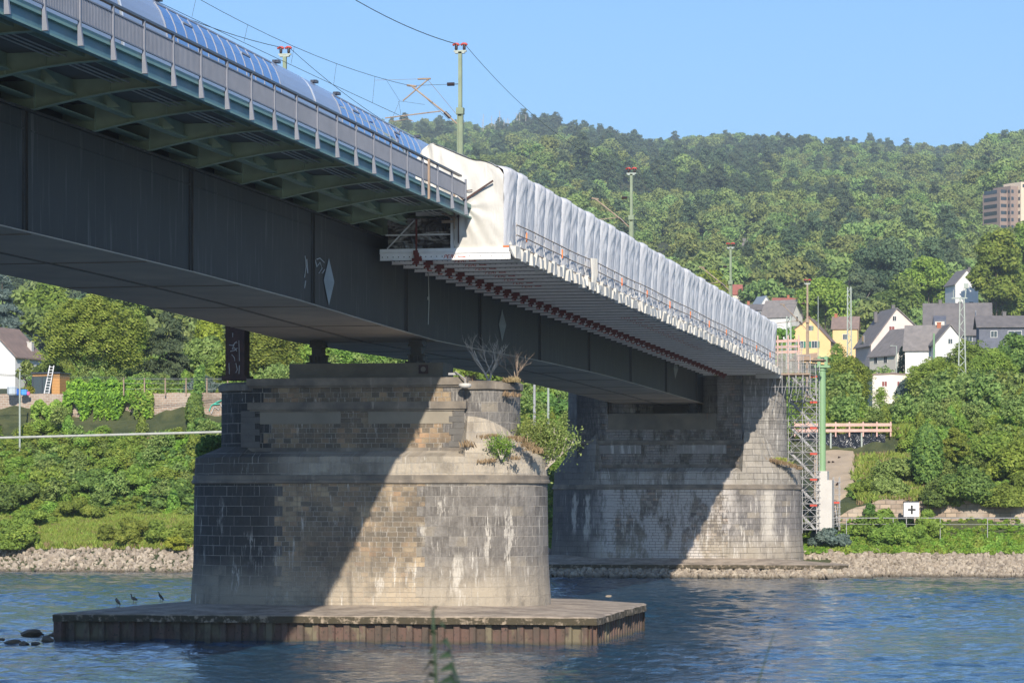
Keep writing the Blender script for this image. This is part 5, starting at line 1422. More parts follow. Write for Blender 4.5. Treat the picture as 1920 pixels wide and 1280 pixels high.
def limbs(kind, seed, w, h, ht, rt=.22):
    """tapered trunk with limbs; ht = clear trunk height below the crown"""
    rr = random.Random(seed); q = MB()
    lean = rr.uniform(-.3, .3)
    top = Vector((lean, rr.uniform(-.3, .3), ht+h*(.92 if kind in ('conifer', 'cedar', 'column', 'pine') else .6)))
    n_ = 7; pts = [Vector((0,0,-.6)).lerp(top, i/n_)+Vector((rr.uniform(-.1,.1), rr.uniform(-.1,.1), 0))*(i>0) for i in range(n_+1)]
    q.tube(pts, rt, 7, rt*.3)
    if kind not in ('conifer', 'cedar', 'column'):
        for i in range(9):
            z = ht+h*rr.uniform(.0, .45); p0 = pts[0].lerp(top, min(.95, (z+.6)/(top.z+.6))); a = rr.uniform(0, 6.28); L_ = w*.38*rr.uniform(.6, 1)
            p1 = p0+Vector((math.cos(a)*L_*.5, math.sin(a)*L_*.5, h*.12)); p2 = p0+Vector((math.cos(a)*L_, math.sin(a)*L_, h*.30))
            q.tube([p0, p1, p2], rt*.38, 5, rt*.1)
    return q
GR = {}
def tree(name, label, px, ytop, D, wpx, kind, mat, group=None, n=6000, leaf=.3, seed=None, clear=.15, zb=None, bark='bark', cat='tree', trunk=True):
    x, y = P(px, D); z0 = T(x, y) if zb is None else zb
    H = max(1.0, zat(ytop, D)-z0); w = wpx*D/5500; cl = H*clear; hc = H-cl
    seed = seed if seed is not None else int(px*7+ytop)
    t = thing(name, label, cat, (x, y, z0-.1), group)
    V, F, tn = crown_np(kind, seed, w, hc, n, leaf); V[:, 2] += cl*(.4 if kind == 'star' else 1)
    me = npmesh('crown' if trunk else 'foliage', V, F, M[mat], tn)
    o = bpy.data.objects.new('crown' if cat == 'tree' else 'foliage', me); S.collection.objects.link(o); o.parent = t
    if trunk:
        q = limbs(kind, seed, w, hc, cl, max(.10, w*.022))
        me = bpy.data.meshes.new('trunk'); me.from_pydata(q.v, [], q.f); me.materials.append(M[bark]); me.update()
        o = bpy.data.objects.new('trunk' if cat == 'tree' else 'stem', me); S.collection.objects.link(o); o.parent = t
    return t

GT = 'trees on the left bank'
tree('cedar_tree', 'tall blue grey cedar at the left edge above the white cottage', 5, 498, 400, 112, 'cedar', 'f_blue', GT, 9000, .30, clear=.02)
tree('tree', 'broad bright green tree with spraying leaves in the middle of the left bank', 172, 532, 300, 205, 'star', 'f_bright', GT, 15000, .24, clear=.05)
tree('tree', 'olive green round tree behind the broad bright tree, top left under the bridge', 85, 512, 430, 90, 'round', 'f_mid', GT, 5000, .38)
tree('tree', 'dark green tree rising behind the bright tree just under the bridge edge', 215, 520, 400, 110, 'round', 'f_dark', GT, 6000, .36)
tree('conifer_tree', 'yellowish slim conifer to the right of the broad bright tree', 262, 545, 335, 62, 'conifer', 'f_mid', GT, 5000, .26, clear=.02)
tree('pine_tree', 'dark tall pine with layered branches left of the yellow columnar tree', 316, 555, 305, 118, 'cedar', 'f_pine', GT, 9000, .26, clear=.02)
tree('columnar_tree', 'golden green columnar tree close to the brown steel column', 392, 572, 325, 58, 'column', 'f_yellow', GT, 6000, .2, clear=.01)
tree('tree', 'pale light green tree in front of the golden columnar tree', 388, 628, 300, 78, 'round', 'f_pale', GT, 6000, .22)
tree('tree', 'fresh green tree beside the brown steel column, seen low behind the pier edge', 428, 655, 290, 70, 'round', 'f_mid', GT, 5000, .22)
tree('bush', 'dark olive bush between the white cottage and the garden house', 98, 660, 300, 80, 'bush', 'f_dark', GT, 5000, .22, trunk=False, cat='bush')
tree('shrub', 'silvery juniper shrub behind the wire fence at the right end of the garden wall', 378, 700, 280, 105, 'cedar', 'f_blue', GT, 6000, .22, trunk=False, cat='shrub')
tree('bush', 'small dark bush under the layered pine', 300, 690, 285, 90, 'bush', 'f_dark', GT, 4000, .2, trunk=False, cat='bush')
tree('bush', 'small round yellow green bush beside the garden house', 55, 708, 270, 18, 'bush', 'f_yellow', GT, 800, .12, trunk=False, cat='bush')
tree('tree', 'feathery thin grey green tree in front of the white cottage', 50, 672, 280, 42, 'loose', 'f_pale', GT, 700, .16, clear=.3)
G2 = 'trees seen under the bridge'
tree('tree', 'fresh green tree right of the brown steel column, filling the gap under the girder', 500, 588, 290, 125, 'star', 'f_mid', G2, 11000, .22, clear=.02)
tree('tree', 'light green tree left of the first bearing, below the girder', 572, 618, 300, 110, 'round', 'f_bright', G2, 8000, .22, clear=.02)
tree('tree', 'dense leafy tree seen between the two bearings of the near pier', 665, 630, 300, 130, 'star', 'f_mid', G2, 9000, .22, clear=.02)
tree('tree', 'low leafy tree left of the right hand bearing of the near pier', 745, 645, 310, 110, 'round', 'f_mid', G2, 7000, .24, clear=.02)
tree('tree', 'green tree behind the small bare shrubs on the near pier top', 885, 672, 290, 130, 'round', 'f_mid', G2, 8000, .22, clear=.02)
tree('tree', 'dark green bushy tree just below the girder right of the near pier', 1040, 705, 280, 130, 'bush', 'f_dark', G2, 7000, .2, clear=.02)
G3 = 'trees around the village'
tree('maple_tree', 'round yellow green maple behind the yellow house', 1547, 512, 640, 108, 'round', 'f_bright', G3, 9000, .42, clear=.05)
tree('maple_tree', 'bright yellow green maple above the pinkish gable house', 1742, 470, 700, 102, 'oval', 'f_bright', G3, 10000, .46, clear=.03)
tree('maple_tree', 'huge dark green maple left of the apartment tower', 1868, 412, 615, 100, 'oval', 'f_mid', G3, 11000, .46, clear=.03)
tree('maple_tree', 'second huge maple at the right edge, below the apartment tower', 1925, 405, 720, 90, 'oval', 'f_mid', G3, 10000, .46, clear=.03)
tree('maple_tree', 'broad maple low at the right edge above the modern house', 1900, 490, 620, 100, 'round', 'f_mid', G3, 9000, .42, clear=.03)
tree('robinia_tree', 'tall grey green robinia with leaning pale trunks in the middle of the wood edge', 1662, 448, 760, 125, 'loose', 'f_pine', G3, 9000, .44, clear=.12, bark='bark_pale')
tree('robinia_tree', 'slimmer robinia left of the leaning pale trunks', 1612, 500, 740, 90, 'loose', 'f_pine', G3, 7000, .44, clear=.1, bark='bark_pale')
tree('robinia_tree', 'dark robinia filling the gap behind the pinkish gable house chimneys', 1690, 520, 680, 110, 'round', 'f_dark', G3, 8000, .42, clear=.05)
tree('tree', 'dark green tree right behind the roof of the big farmhouse', 1790, 548, 600, 70, 'bush', 'f_mid', G3, 4000, .36, clear=.03)
tree('tree', 'low hedge like tree behind the red chimneys', 1700, 570, 640, 80, 'bush', 'f_mid', G3, 4000, .36, clear=.03)
tree('tree', 'olive tree in the gap between the tent end and the yellow house', 1465, 600, 420, 70, 'loose', 'f_mid', G3, 4000, .3)
tree('tree', 'yellow green tree just behind the tent edge below the slim third mast', 1330, 505, 760, 80, 'round', 'f_yellow', G3, 5000, .5, clear=.05)
tree('tree', 'light green tree behind the tent edge beside the distant red roof', 1402, 545, 820, 50, 'loose', 'f_pale', G3, 4000, .45, clear=.05)
tree('tree', 'dark green tree on the left of the red roofed house', 1508, 560, 700, 50, 'round', 'f_dark', G3, 4000, .45, clear=.05)
tree('tree', 'grey green bush like tree in front of the red roofed house', 1496, 578, 620, 40, 'bush', 'f_mid', G3, 3000, .4, clear=.05)
tree('conifer_tree', 'small dark conifer in front of the cream house', 1692, 648, 455, 34, 'conifer', 'f_pine', G3, 2500, .22, clear=.02)
tree('tree', 'rounded olive shrubbery in front of the cream house and conifer', 1668, 682, 400, 74, 'bush', 'f_mid', G3, 4000, .24, trunk=False, cat='shrub')
G4 = 'sumac trees on the right bank slope'
tree('sumac_tree', 'feathery light green sumac right of the yellow house, on a thin trunk', 1592, 648, 320, 88, 'star', 'f_bright', G4, 9000, .20, clear=.12, bark='bark_pale')
tree('sumac_tree', 'slim sumac top reaching up before the small yellow house', 1572, 622, 330, 30, 'star', 'f_mid', G4, 3000, .20, clear=.12)
tree('sumac_tree', 'wide feathery sumac left of the tall lattice mast', 1752, 650, 318, 118, 'star', 'f_bright', G4, 10000, .20, clear=.15, bark='bark_pale')
tree('sumac_tree', 'sumac crown directly behind the tall lattice mast', 1822, 628, 350, 110, 'star', 'f_mid', G4, 9000, .22, clear=.05)
tree('sumac_tree', 'bright sumac sprays right of the tall lattice mast', 1868, 640, 330, 90, 'star', 'f_bright', G4, 8000, .2, clear=.05)
tree('tree', 'dark rounded tree at the right edge below the modern house', 1905, 612, 345, 80, 'round', 'f_dark', G4, 7000, .24, clear=.03)
tree('tree', 'leafy tree low at the right edge beside the dark rounded one', 1880, 690, 318, 130, 'round', 'f_mid', G4, 9000, .22, clear=.03)
tree('shrub', 'tall blue green drooping grassy shrub beside the white garage', 1702, 708, 322, 46, 'column', 'f_blue', G4, 5000, .2, trunk=False, cat='shrub')
tree('shrub', 'small sumac seedling in front of the white garage wall', 1652, 715, 320, 26, 'star', 'f_bright', G4, 900, .15, clear=.1, cat='shrub')
# bushes of the right slope, each one placed on the slope
G5 = 'bushes on the right bank slope'
def bush(px, ytop, D, wpx, mat, label, n=3500, leaf=.17, kind='bush', g=G5): tree('bush', label, px, ytop, D, wpx, kind, mat, g, n, leaf, trunk=False, cat='bush')
tree('bush', 'dark bush sprouting on the left shoulder of the near pier', 398, 795, 137.2, 62, 'bush', 'f_dark', G5, 3500, .09, trunk=False, cat='bush', zb=8.05)
bush(1480, 900, 233, 40, 'f_mid', 'bush tucked behind the foot of the scaffold stair tower')
bush(1552, 975, 229.5, 92, 'f_blue', 'blue green willow bush at the foot of the concrete pedestal', 7000, .13)
bush(1640, 920, 231, 70, 'f_mid', 'bush climbing over the railing left of the cross sign', 5000)
bush(1668, 958, 229, 80, 'f_mid', 'bush in front of the railing under the cross sign, left of two', 6000, .14)
bush(1712, 968, 229, 76, 'f_mid', 'bush in front of the railing under the cross sign, right of two', 6000, .14)
bush(1745, 930, 229.5, 52, 'f_mid', 'leafy bush leaning against the right side of the cross sign', 3500)
bush(1632, 905, 232.5, 26, 'f_dark', 'small bush on top of the quay wall near its left end', 1500)
bush(1738, 790, 238, 58, 'f_dark', 'tall dark upright bush above the sign on the slope', 4500, .16, 'column')
bush(1792, 796, 239, 50, 'f_mid', 'upright olive bush under the tall lattice mast', 4000, .16, 'oval')
bush(1768, 862, 232, 110, 'f_dark', 'big dark bush hanging over the quay wall right of the sign', 8000, .16)
bush(1830, 842, 231.5, 130, 'f_dark', 'widest dark bush in the middle of the right slope', 10000, .16)
bush(1893, 866, 231, 120, 'f_mid', 'leafy green bush near the right edge above the quay wall', 9000, .16)
bush(1850, 772, 243, 120, 'f_mid', 'dense green bush halfway up the slope near the right edge', 9000, .18)
bush(1905, 790, 239, 100, 'f_bright', 'bright green bush at the right edge halfway up the slope', 8000, .18)
bush(1690, 830, 240, 70, 'f_pale', 'pale grassy bush right of the board fence end', 4000, .15)
bush(1634, 880, 236, 58, 'f_mid', 'bush at the ragged edge of the tan sprayed slope', 4500, .14)
bush(1668, 872, 235, 72, 'f_pale', 'pale green bush in the middle of the lower slope', 5000, .14)
bush(1612, 775, 278, 90, 'f_mid', 'bush behind the board fence, right of the green column', 6000, .18)
bush(1568, 765, 275, 70, 'f_dark', 'dark bush close to the green column behind the board fence', 5000, .18)
bush(1680, 778, 268, 120, 'f_mid', 'wide bush below the white garage', 8000, .18)
bush(1760, 752, 270, 110, 'f_dark', 'dark bush below the wide feathery sumac', 8000, .18)
bush(1560, 705, 300, 60, 'f_dark', 'dark leafy bush between the green column and the feathery sumac', 4000, .2)
bush(1618, 742, 300, 90, 'f_mid', 'leafy bush left of the garage foot', 5000, .2)
G6 = 'bushes on the left bank slope'
bush(30, 958, 241, 90, 'f_mid', 'rounded bush at the left edge on the grassy bank', 6500, .15, g=G6)
bush(238, 955, 241.5, 120, 'f_mid', 'wide willow bush in the middle of the left grassy bank', 8000, .15, g=G6)
bush(300, 962, 240.5, 90, 'f_mid', 'lower willow bush beside the wide one, nearer the pier', 6000, .15, g=G6)
bush(328, 972, 238.5, 34, 'f_yellow', 'small bright yellow green bush close to the near pier', 1800, .13, g=G6)
bush(352, 960, 240, 50, 'f_mid', 'bush half hidden behind the near pier edge', 3500, .15, g=G6)
bush(20, 870, 254, 150, 'f_dark', 'big dark bush mass at the far left below the pipe', 9000, .18, g=G6)
bush(110, 850, 256, 130, 'f_mid', 'leafy bush below the pipe at the left', 9000, .18, g=G6)
bush(180, 860, 255, 120, 'f_dark', 'dark bush below the middle of the pipe', 8000, .18, g=G6)
bush(255, 850, 256, 120, 'f_mid', 'mid green bush under the pipe left of the pier', 8000, .18, g=G6)
bush(330, 870, 252, 110, 'f_dark', 'dark green bush next to the lower pier edge', 8000, .18, g=G6)
bush(392, 770, 262, 100, 'f_dark', 'dark bush climbing up beside the near pier above the pipe', 6000, .16, g=G6)
bush(365, 735, 263, 34, 'f_dark', 'narrow dark bush in front of the garden wall graffiti', 2500, .15, 'column', g=G6)
bush(60, 930, 248, 120, 'f_mid', 'low bush row at the top of the grassy bank far left', 6000, .15, g=G6)
bush(150, 920, 250, 130, 'f_mid', 'leafy bush below the dark mass, left bank centre', 8000, .16, g=G6)
bush(1030, 790, 262, 110, 'f_mid', 'bush behind the green pier shrub, between the piers', 8000, .16, g=G6)
bush(1045, 900, 246, 90, 'f_bright', 'bright bush low in the gap between the two piers', 6000, .15, g=G6)
bush(1020, 830, 256, 60, 'f_mid', 'small bush under the pair of grey poles', 4000, .16, g=G6)
# creepers over the garden wall
G7 = 'creepers over the garden wall'
def creeper(px0, px1, y0, y1, mat, label, n=5000, seed=1):
    rg = np.random.default_rng(seed); D = 260.5
    u = rg.uniform(0, 1, n); v = rg.uniform(0, 1, n)**.8
    px = px0+(px1-px0)*u; edge = y1-(y1-y0)*.45*np.abs(np.sin(u*9+seed))*(1) ; py = y0+(edge-y0)*v
    py += 6*np.sin(px*.2+seed)
    pts = []
    for a, b in zip(px, py):
        p = onY(a, b, 254.4); pts.append((p.x, p.y-.1+abs(rg.normal())*-.25+(.9 if b < 735 else 0), p.z))
    c = np.array(pts); nrm = np.array([.2, -.8, .6])+rg.normal(size=(n, 3))*.45; nrm /= np.linalg.norm(nrm, axis=1, keepdims=True)
    a = rg.uniform(.7, 1.3, n)*.17; V, F = rhomb(c, nrm, rg, a, a*.6)
    x, y, z = pts[0]
    me = npmesh('creeper', V-np.array([x, y, 14]), F, M[mat], rg.uniform(0, 1, n))
    tag(obj('creeper', me, None, (x, y, 14)), label, 'creeper', G7)
creeper(122, 285, 712, 790, 'f_vine', 'broad leafy creeper spilling over the garden wall right of the garden house', 9000, 1)
creeper(62, 135, 755, 790, 'f_bright', 'low creeper at the wall foot below the garden house', 3000, 2)
creeper(180, 215, 740, 800, 'f_vine', 'hanging creeper strand down the pale part of the garden wall', 2500, 3)
creeper(248, 288, 720, 795, 'f_mid', 'creeper clump covering the garden wall at its middle', 3500, 4)
creeper(362, 378, 690, 790, 'f_dark', 'narrow upright creeper before the painted end of the garden wall', 2500, 5)

# ------------------------------------------------------------------ instanced masses
def protos(name, makers):
    col = bpy.data.collections.new(name)
    for i, me in enumerate(makers):
        o = bpy.data.objects.new('%s_%s' % (name, 'abcdefghijkl'[i]), me); col.objects.link(o)
    return col
def mass(name, pts, scl, col, np_, zrot=True, flat=1.0, label=None, sclz=None, wts=None, pick=None):
    me = bpy.data.meshes.new(name); me.vertices.add(len(pts)); me.vertices.foreach_set('co', np.asarray(pts, np.float32).ravel())
    rg = np.random.default_rng(len(pts))
    a = me.attributes.new('scl', 'FLOAT_VECTOR', 'POINT'); sc = np.repeat(np.asarray(scl)[:, None], 3, 1)*np.array([1, 1, flat])
    if sclz is not None: sc[:, 2] = sclz
    a.data.foreach_set('vector', sc.astype(np.float32).ravel())
    rot = np.zeros((len(pts), 3)); rot[:, 2] = rg.uniform(0, 6.28, len(pts))
    if not zrot: rot = rg.uniform(0, 6.28, (len(pts), 3))
    a = me.attributes.new('rot', 'FLOAT_VECTOR', 'POINT'); a.data.foreach_set('vector', rot.astype(np.float32).ravel())
    a = me.attributes.new('idx', 'INT', 'POINT'); ix = rg.choice(np_, len(pts), p=None if wts is None else np.array(wts)/sum(wts)).astype(np.int32)
    if pick is not None: ix = np.array([pick(p_, int(i_)) for p_, i_ in zip(pts, ix)], np.int32)
    a.data.foreach_set('value', ix)
    o = bpy.data.objects.new(name, me); S.collection.objects.link(o)
    ng = bpy.data.node_groups.new(name, 'GeometryNodeTree')
    ng.interface.new_socket('Geometry', in_out='INPUT', socket_type='NodeSocketGeometry')
    ng.interface.new_socket('Geometry', in_out='OUTPUT', socket_type='NodeSocketGeometry')
    gi = ng.nodes.new('NodeGroupInput'); go = ng.nodes.new('NodeGroupOutput')
    ip = ng.nodes.new('GeometryNodeInstanceOnPoints'); ci = ng.nodes.new('GeometryNodeCollectionInfo')
    ci.inputs['Collection'].default_value = col; ci.inputs['Separate Children'].default_value = True; ci.inputs['Reset Children'].default_value = True
    def na(nm, ty):
        x = ng.nodes.new('GeometryNodeInputNamedAttribute'); x.data_type = ty; x.inputs[0].default_value = nm
        return [s for s in x.outputs if s.enabled][0]
    ng.links.new(gi.outputs[0], ip.inputs['Points']); ng.links.new(ci.outputs[0], ip.inputs['Instance'])
    ip.inputs['Pick Instance'].default_value = True
    ng.links.new(na('idx', 'INT'), ip.inputs['Instance Index'])
    er = ng.nodes.new('FunctionNodeEulerToRotation'); ng.links.new(na('rot', 'FLOAT_VECTOR'), er.inputs[0])
    ng.links.new(er.outputs[0], ip.inputs['Rotation']); ng.links.new(na('scl', 'FLOAT_VECTOR'), ip.inputs['Scale'])
    ng.links.new(ip.outputs[0], go.inputs[0])
    md = o.modifiers.new('scatter', 'NODES'); md.node_group = ng
    o['kind'] = 'stuff'
    if label: o['label'] = label
    return o
rg = np.random.default_rng(3)
def cm(kind, seed, w, h, n, leaf, mat):
    V, F, tn = crown_np(kind, seed, w, h, n, leaf); return npmesh('crown_%s' % kind, V, F, M[mat], tn)
FO = protos('forest_tree', [cm('round', 11, 11, 12, 1500, .62, 'f_forest'), cm('oval', 12, 10, 13, 1500, .62, 'f_forest'), cm('round', 13, 13, 11, 1700, .62, 'f_forest'), cm('loose', 14, 11, 13, 1600, .55, 'f_pale'), cm('oval', 15, 9, 14, 1300, .6, 'f_forest'), cm('pine', 16, 9, 16, 1200, .62, 'f_pine')])
pts = []; sc = []
Nf = 34000
for i in range(Nf):
    D = math.sqrt(rg.uniform(420**2, 3150**2)); px = rg.uniform(-500, 2400)
    if i % 3 == 0: D = math.sqrt(rg.uniform(450**2, 1500**2))
    if D < 640 and px > 1150: continue
    x, y = P(px, D)
    if 1225 < D < 1275 and (1218 < px < 1272 or 1300 < px < 1335 or 1372 < px < 1425): continue
    if 1150 < D < 1300 and px > 1840 and px < 1960: continue
    if D < 900 and 1350 < px < 1520 and 680 < D: 
        if rg.uniform() < .8: continue
    if D < 780 and px > 1300: 
        if rg.uniform() < .7 or px > 1750: continue
    pts.append((x, y, T(x, y)-1)); sc.append(rg.choice([.55, .8, 1, 1.15, 1.4])*rg.uniform(.85, 1.15)*(1+.25*sstep(1300, 2600, D))*(.8+.35*mn.noise(Vector((x/120, y/120, 2)))))
# trees in front of the hillside houses are young and low
for i, ((x, y, z), s) in enumerate(zip(pts, sc)):
    px, D = camc(x, y)
    for (hx, hy, hd, hw) in ((1243, 478, 1250, 26), (1316, 479, 1250, 17), (1396, 464, 1250, 26), (1880, 420, 1250, 60), (1478, 572, 760, 34), (1466, 592, 640, 30), (1420, 586, 700, 26), (1366, 545, 800, 14), (1800, 575, 640, 22)):
        if abs(px-hx) < hw+6 and D < hd:
            mx_ = (zat(hy, D)-z)/13.5
            if mx_ < s: sc[i] = max(.12, mx_)
def pinebelt(p, i):
    px, D = camc(p[0], p[1]); n_ = mn.noise(Vector((p[0]/160, p[1]/240, 9)))
    if 1500 < D < 2300 and 1080 < px < 1420 and n_ > -.25: return 5
    if D > 2300 and 980 < px < 1250 and n_ > 0: return 5
    if n_ > .38 and D > 900: return 5
    return i
mass('forest', pts, sc, FO, 6, wts=(4, 4, 3, 1.2, 2.5, 1.2), pick=pinebelt, label='dense mixed woodland covering the hills behind the village')
# undergrowth on both slopes
UG = protos('undergrowth_bush', [cm('bush', 21, 3.2, 1.8, 900, .17, 'f_mid'), cm('bush', 22, 2.6, 1.6, 800, .17, 'f_dark'), cm('bush', 23, 3.4, 1.5, 900, .16, 'f_mid'), cm('bush', 24, 2.4, 1.3, 700, .15, 'f_pale'), cm('star', 25, 2.6, 1.8, 700, .15, 'f_bright'), cm('bush', 26, 2.6, 1.2, 700, .15, 'f_vine'), cm('bush', 27, 1.8, 1.1, 500, .13, 'f_dry'), cm('column', 28, 1.1, 2.6, 700, .13, 'f_mid'), cm('loose', 29, 2.4, 3.4, 700, .14, 'f_pale')])
pts = []; sc = []
for i in range(17000):
    px = rg.uniform(-350, 2350); D = math.sqrt(rg.uniform(236**2, 300**2)) if i % 4 else math.sqrt(rg.uniform(300**2, 430**2)); x, y = P(px, D); yb = y-224
    left = x < -60
    if left and (yb < 14.5 or 27.2 < yb < 32.5): continue
    if not left and yb < 10.2: continue
    if 1430 < px < 1625-25*(yb < 18) and yb < 33: continue
    if 1490 < px < 1690 and 30 < yb < 36: continue
    if 1600 < px < 1740 and 268 < D < 350: continue
    if -100 < px < 150 and left and 32 < yb < 50: continue
    if px < 78 and left and 32 < yb < 140: continue
    s = rg.uniform(.5, 1.15)*(1 if yb < 60 else 1.5)
    if not left and yb < 22: s *= .7
    if 1670 < px < 1760 and yb < 30: s *= .6
    if 1590 < px < 1700 and 18 < yb < 30.5: s *= .4
    if 150 < px < 470 and left and 32 < yb < 44: s *= .35
    pts.append((x, y, T(x, y)-.15)); sc.append(s)
print('undergrowth', len(pts))
mass('undergrowth', pts, sc, UG, 9, wts=(4, 3, 4, 2, 3, 3, .6, 1.0, 1.2), label='tangled bushes and brambles covering both bank slopes')
GC_ = protos('vine_patch', [cm('bush', 31, 2.2, .7, 700, .12, 'f_vine'), cm('bush', 32, 1.8, .9, 600, .12, 'f_bright'), cm('bush', 33, 2.0, .6, 600, .11, 'f_vine')])
pts = []; sc = []
for i in range(2600):
    px = rg.uniform(1480, 2500); yb = rg.uniform(5.0, 9.9); p = onY(px, 900, 224+yb); pts.append((p.x, p.y, T(p.x, p.y)-.1)); sc.append(rg.uniform(.6, 1.1)*(1 if yb < 8.3 else .6))
for i in range(420):
    px = rg.uniform(1000, 1080); yb = rg.uniform(5.5, 14); p = onY(px, 900, 224+yb); pts.append((p.x, p.y, T(p.x, p.y)-.1)); sc.append(rg.uniform(.6, 1.2))
mass('ground_cover', pts, sc, GC_, 3, label='low bright green creeping plants between the boulders and the quay wall')
def tuft(seed, n, h, w, mat):
    r_ = np.random.default_rng(seed); b = r_.normal(size=(n, 3))*w*.35; b[:, 2] = 0
    d = r_.normal(size=(n, 3))*.28; d[:, 2] = 1; d /= np.linalg.norm(d, axis=1, keepdims=True)
    L_ = r_.uniform(.5, 1, n)*h; a = r_.uniform(0, 3.14, n); s = np.stack([np.cos(a), np.sin(a), 0*a], 1)*.022
    mid = b+d*(L_*.55)[:, None]; tip = b+d*L_[:, None]+np.stack([np.cos(a*3), np.sin(a*3), -.2+0*a], 1)*(L_*.25)[:, None]
    V = np.stack([b-s, b+s, mid+s*.8, tip], 1).reshape(-1, 3); V2 = np.stack([b-s, mid+s*.8, tip, mid-s*.8], 1).reshape(-1, 3)
    V = np.concatenate([V, V2]); F = np.arange(len(V)).reshape(-1, 4)
    return npmesh('tuft', V, F, M[mat], r_.uniform(0, 1, len(F)))
TU = protos('grass_tuft', [tuft(1, 60, .8, .5, 'f_grass'), tuft(2, 50, 1.0, .6, 'f_grass'), tuft(3, 60, .6, .5, 'f_grass'), tuft(4, 40, .8, .5, 'f_dry')])
pts = []; sc = []
for i in range(26000):
    px = rg.uniform(-300, 470); yb = rg.uniform(5.2, 18.5); p = onY(px, 900, 224+yb); pts.append((p.x, p.y, T(p.x, p.y)-.05)); sc.append(rg.uniform(.4, .95))
for i in range(1500):
    px = rg.uniform(1610, 1780); yb = rg.uniform(11, 30); p = onY(px, 900, 224+yb); pts.append((p.x, p.y, T(p.x, p.y)-.05)); sc.append(rg.uniform(.6, 1.2))
for i in range(7000):
    px = rg.uniform(1500, 1760); yb = rg.uniform(34, 50); p = onY(px, 900, 224+yb); pts.append((p.x, p.y, T(p.x, p.y)-.05)); sc.append(rg.uniform(.8, 1.5))
mass('grass', pts, sc, TU, 4, label='tall uncut grass on the river banks')
# riprap
def rock(seed, mat, sub=2, squash=.5):
    import bmesh
    bm = bmesh.new(); bmesh.ops.create_icosphere(bm, subdivisions=sub, radius=1)
    r_ = random.Random(seed); pl_ = [(Vector((r_.gauss(0,1), r_.gauss(0,1), r_.gauss(0,1))).normalized(), r_.uniform(.55, .85)) for _ in range(11)]
    for v in bm.verts:
        p = v.co.copy()
        for nn, d in pl_:
            k_ = p.dot(nn)-d
            if k_ > 0: p -= nn*k_
        p *= 1+.08*mn.noise(p*3+Vector((seed, 0, 0))); v.co = Vector((p.x*1.15, p.y, p.z*squash))
    me = bpy.data.meshes.new('stone'); bm.to_mesh(me); bm.free(); me.materials.append(M[mat]); return me
n = N('riprap'); p_ = n.pos(); oi = n.n('ShaderNodeObjectInfo'); sz = n.n('ShaderNodeSeparateXYZ'); n.lk(p_, sz.inputs[0])
c = n.ramp(oi.outputs['Random'], [(0, (.21,.17,.13)), (.5, (.34,.28,.215)), (1, (.45,.385,.30))])
c = n.mix(n.rng(n.noise(p_, 2.5, 5), .4, .65, 0, .5), c, (.22,.19,.16))
c = n.mix(n.rng(sz.outputs[2], .05, .30, .85, 0), c, (.055,.045,.03)); n.col(c); n.rough(.92); n.bump(n.noise(p_, 5, 5), .5, .05); M['riprap'] = n.m
RK = protos('riprap_stone', [rock(i, 'riprap') for i in range(7)])
pts = []; sc = []
for i in range(16000):
    px = rg.uniform(-400, 2450) if i % 5 else rg.uniform(1500, 1960); yb = rg.uniform(-1.2, 4.8+.8*mn.noise(Vector((px*.02, 0, 0)))); p = onY(px, 900, 224+yb)
    if -46 < p.x < -21.0 and yb < 3.5: continue
    pts.append((p.x, p.y, T(p.x, p.y)+rg.uniform(-.05, .12))); sc.append(rg.uniform(.10, .28)*(1.35 if rg.uniform() < .15 else 1))
for i in range(2200):
    x = rg.uniform(-56, -17.5); y = rg.uniform(216.9, 218.9) + (max(0, x+21.5)*.8); z = .05+.55*min(1, (y-216.9-max(0, x+21.5)*.8)/1.6)*rg.uniform(.4, 1)
    pts.append((x, y, z)); sc.append(rg.uniform(.14, .36))
mass('riprap', pts, sc, RK, 7, zrot=False, label='loose broken stones protecting the river bank and the far pier foot')
# boulders off the platform tip
for i, (px, py, w, lb) in enumerate(((58, 1182, .95, 'largest tan boulder sticking out of the water left of the platform'), (100, 1182, .55, 'golden boulder touching the platform corner'), (88, 1192, .75, 'dark wet boulder at the platform corner'),
        (22, 1196, .55, 'low dark boulder far left in the water'), (45, 1198, .5, 'dark low boulder under the largest tan one'), (66, 1199, .45, 'small black boulder beside the dark wet one'), (2, 1190, .35, 'tip of a stone at the left picture edge'), (78, 1180, .25, 'tiny stone between the tan and the golden boulder'))):
    p = onZ(px, py+10, 0); me = rock(50+i, 'boulder', 3, .62); 
    o = obj('boulder', me, None, (p.x, p.y, w*.12)); w *= .5; o.scale = (w*(1.5 if i in (3,4) else 1), w, w*.8); o.rotation_euler = (0, 0, i*1.3)
    tag(o, lb, 'boulder', 'boulders beside the platform')
q = MB(); 
st_o = onZ(1141, 1120, 1.35)
o = obj('stone', rock(77, 'riprap'), None, (st_o.x, st_o.y, 1.42)); o.scale = (.22, .16, .14); tag(o, 'single small stone lying on the right end of the platform', 'stone')
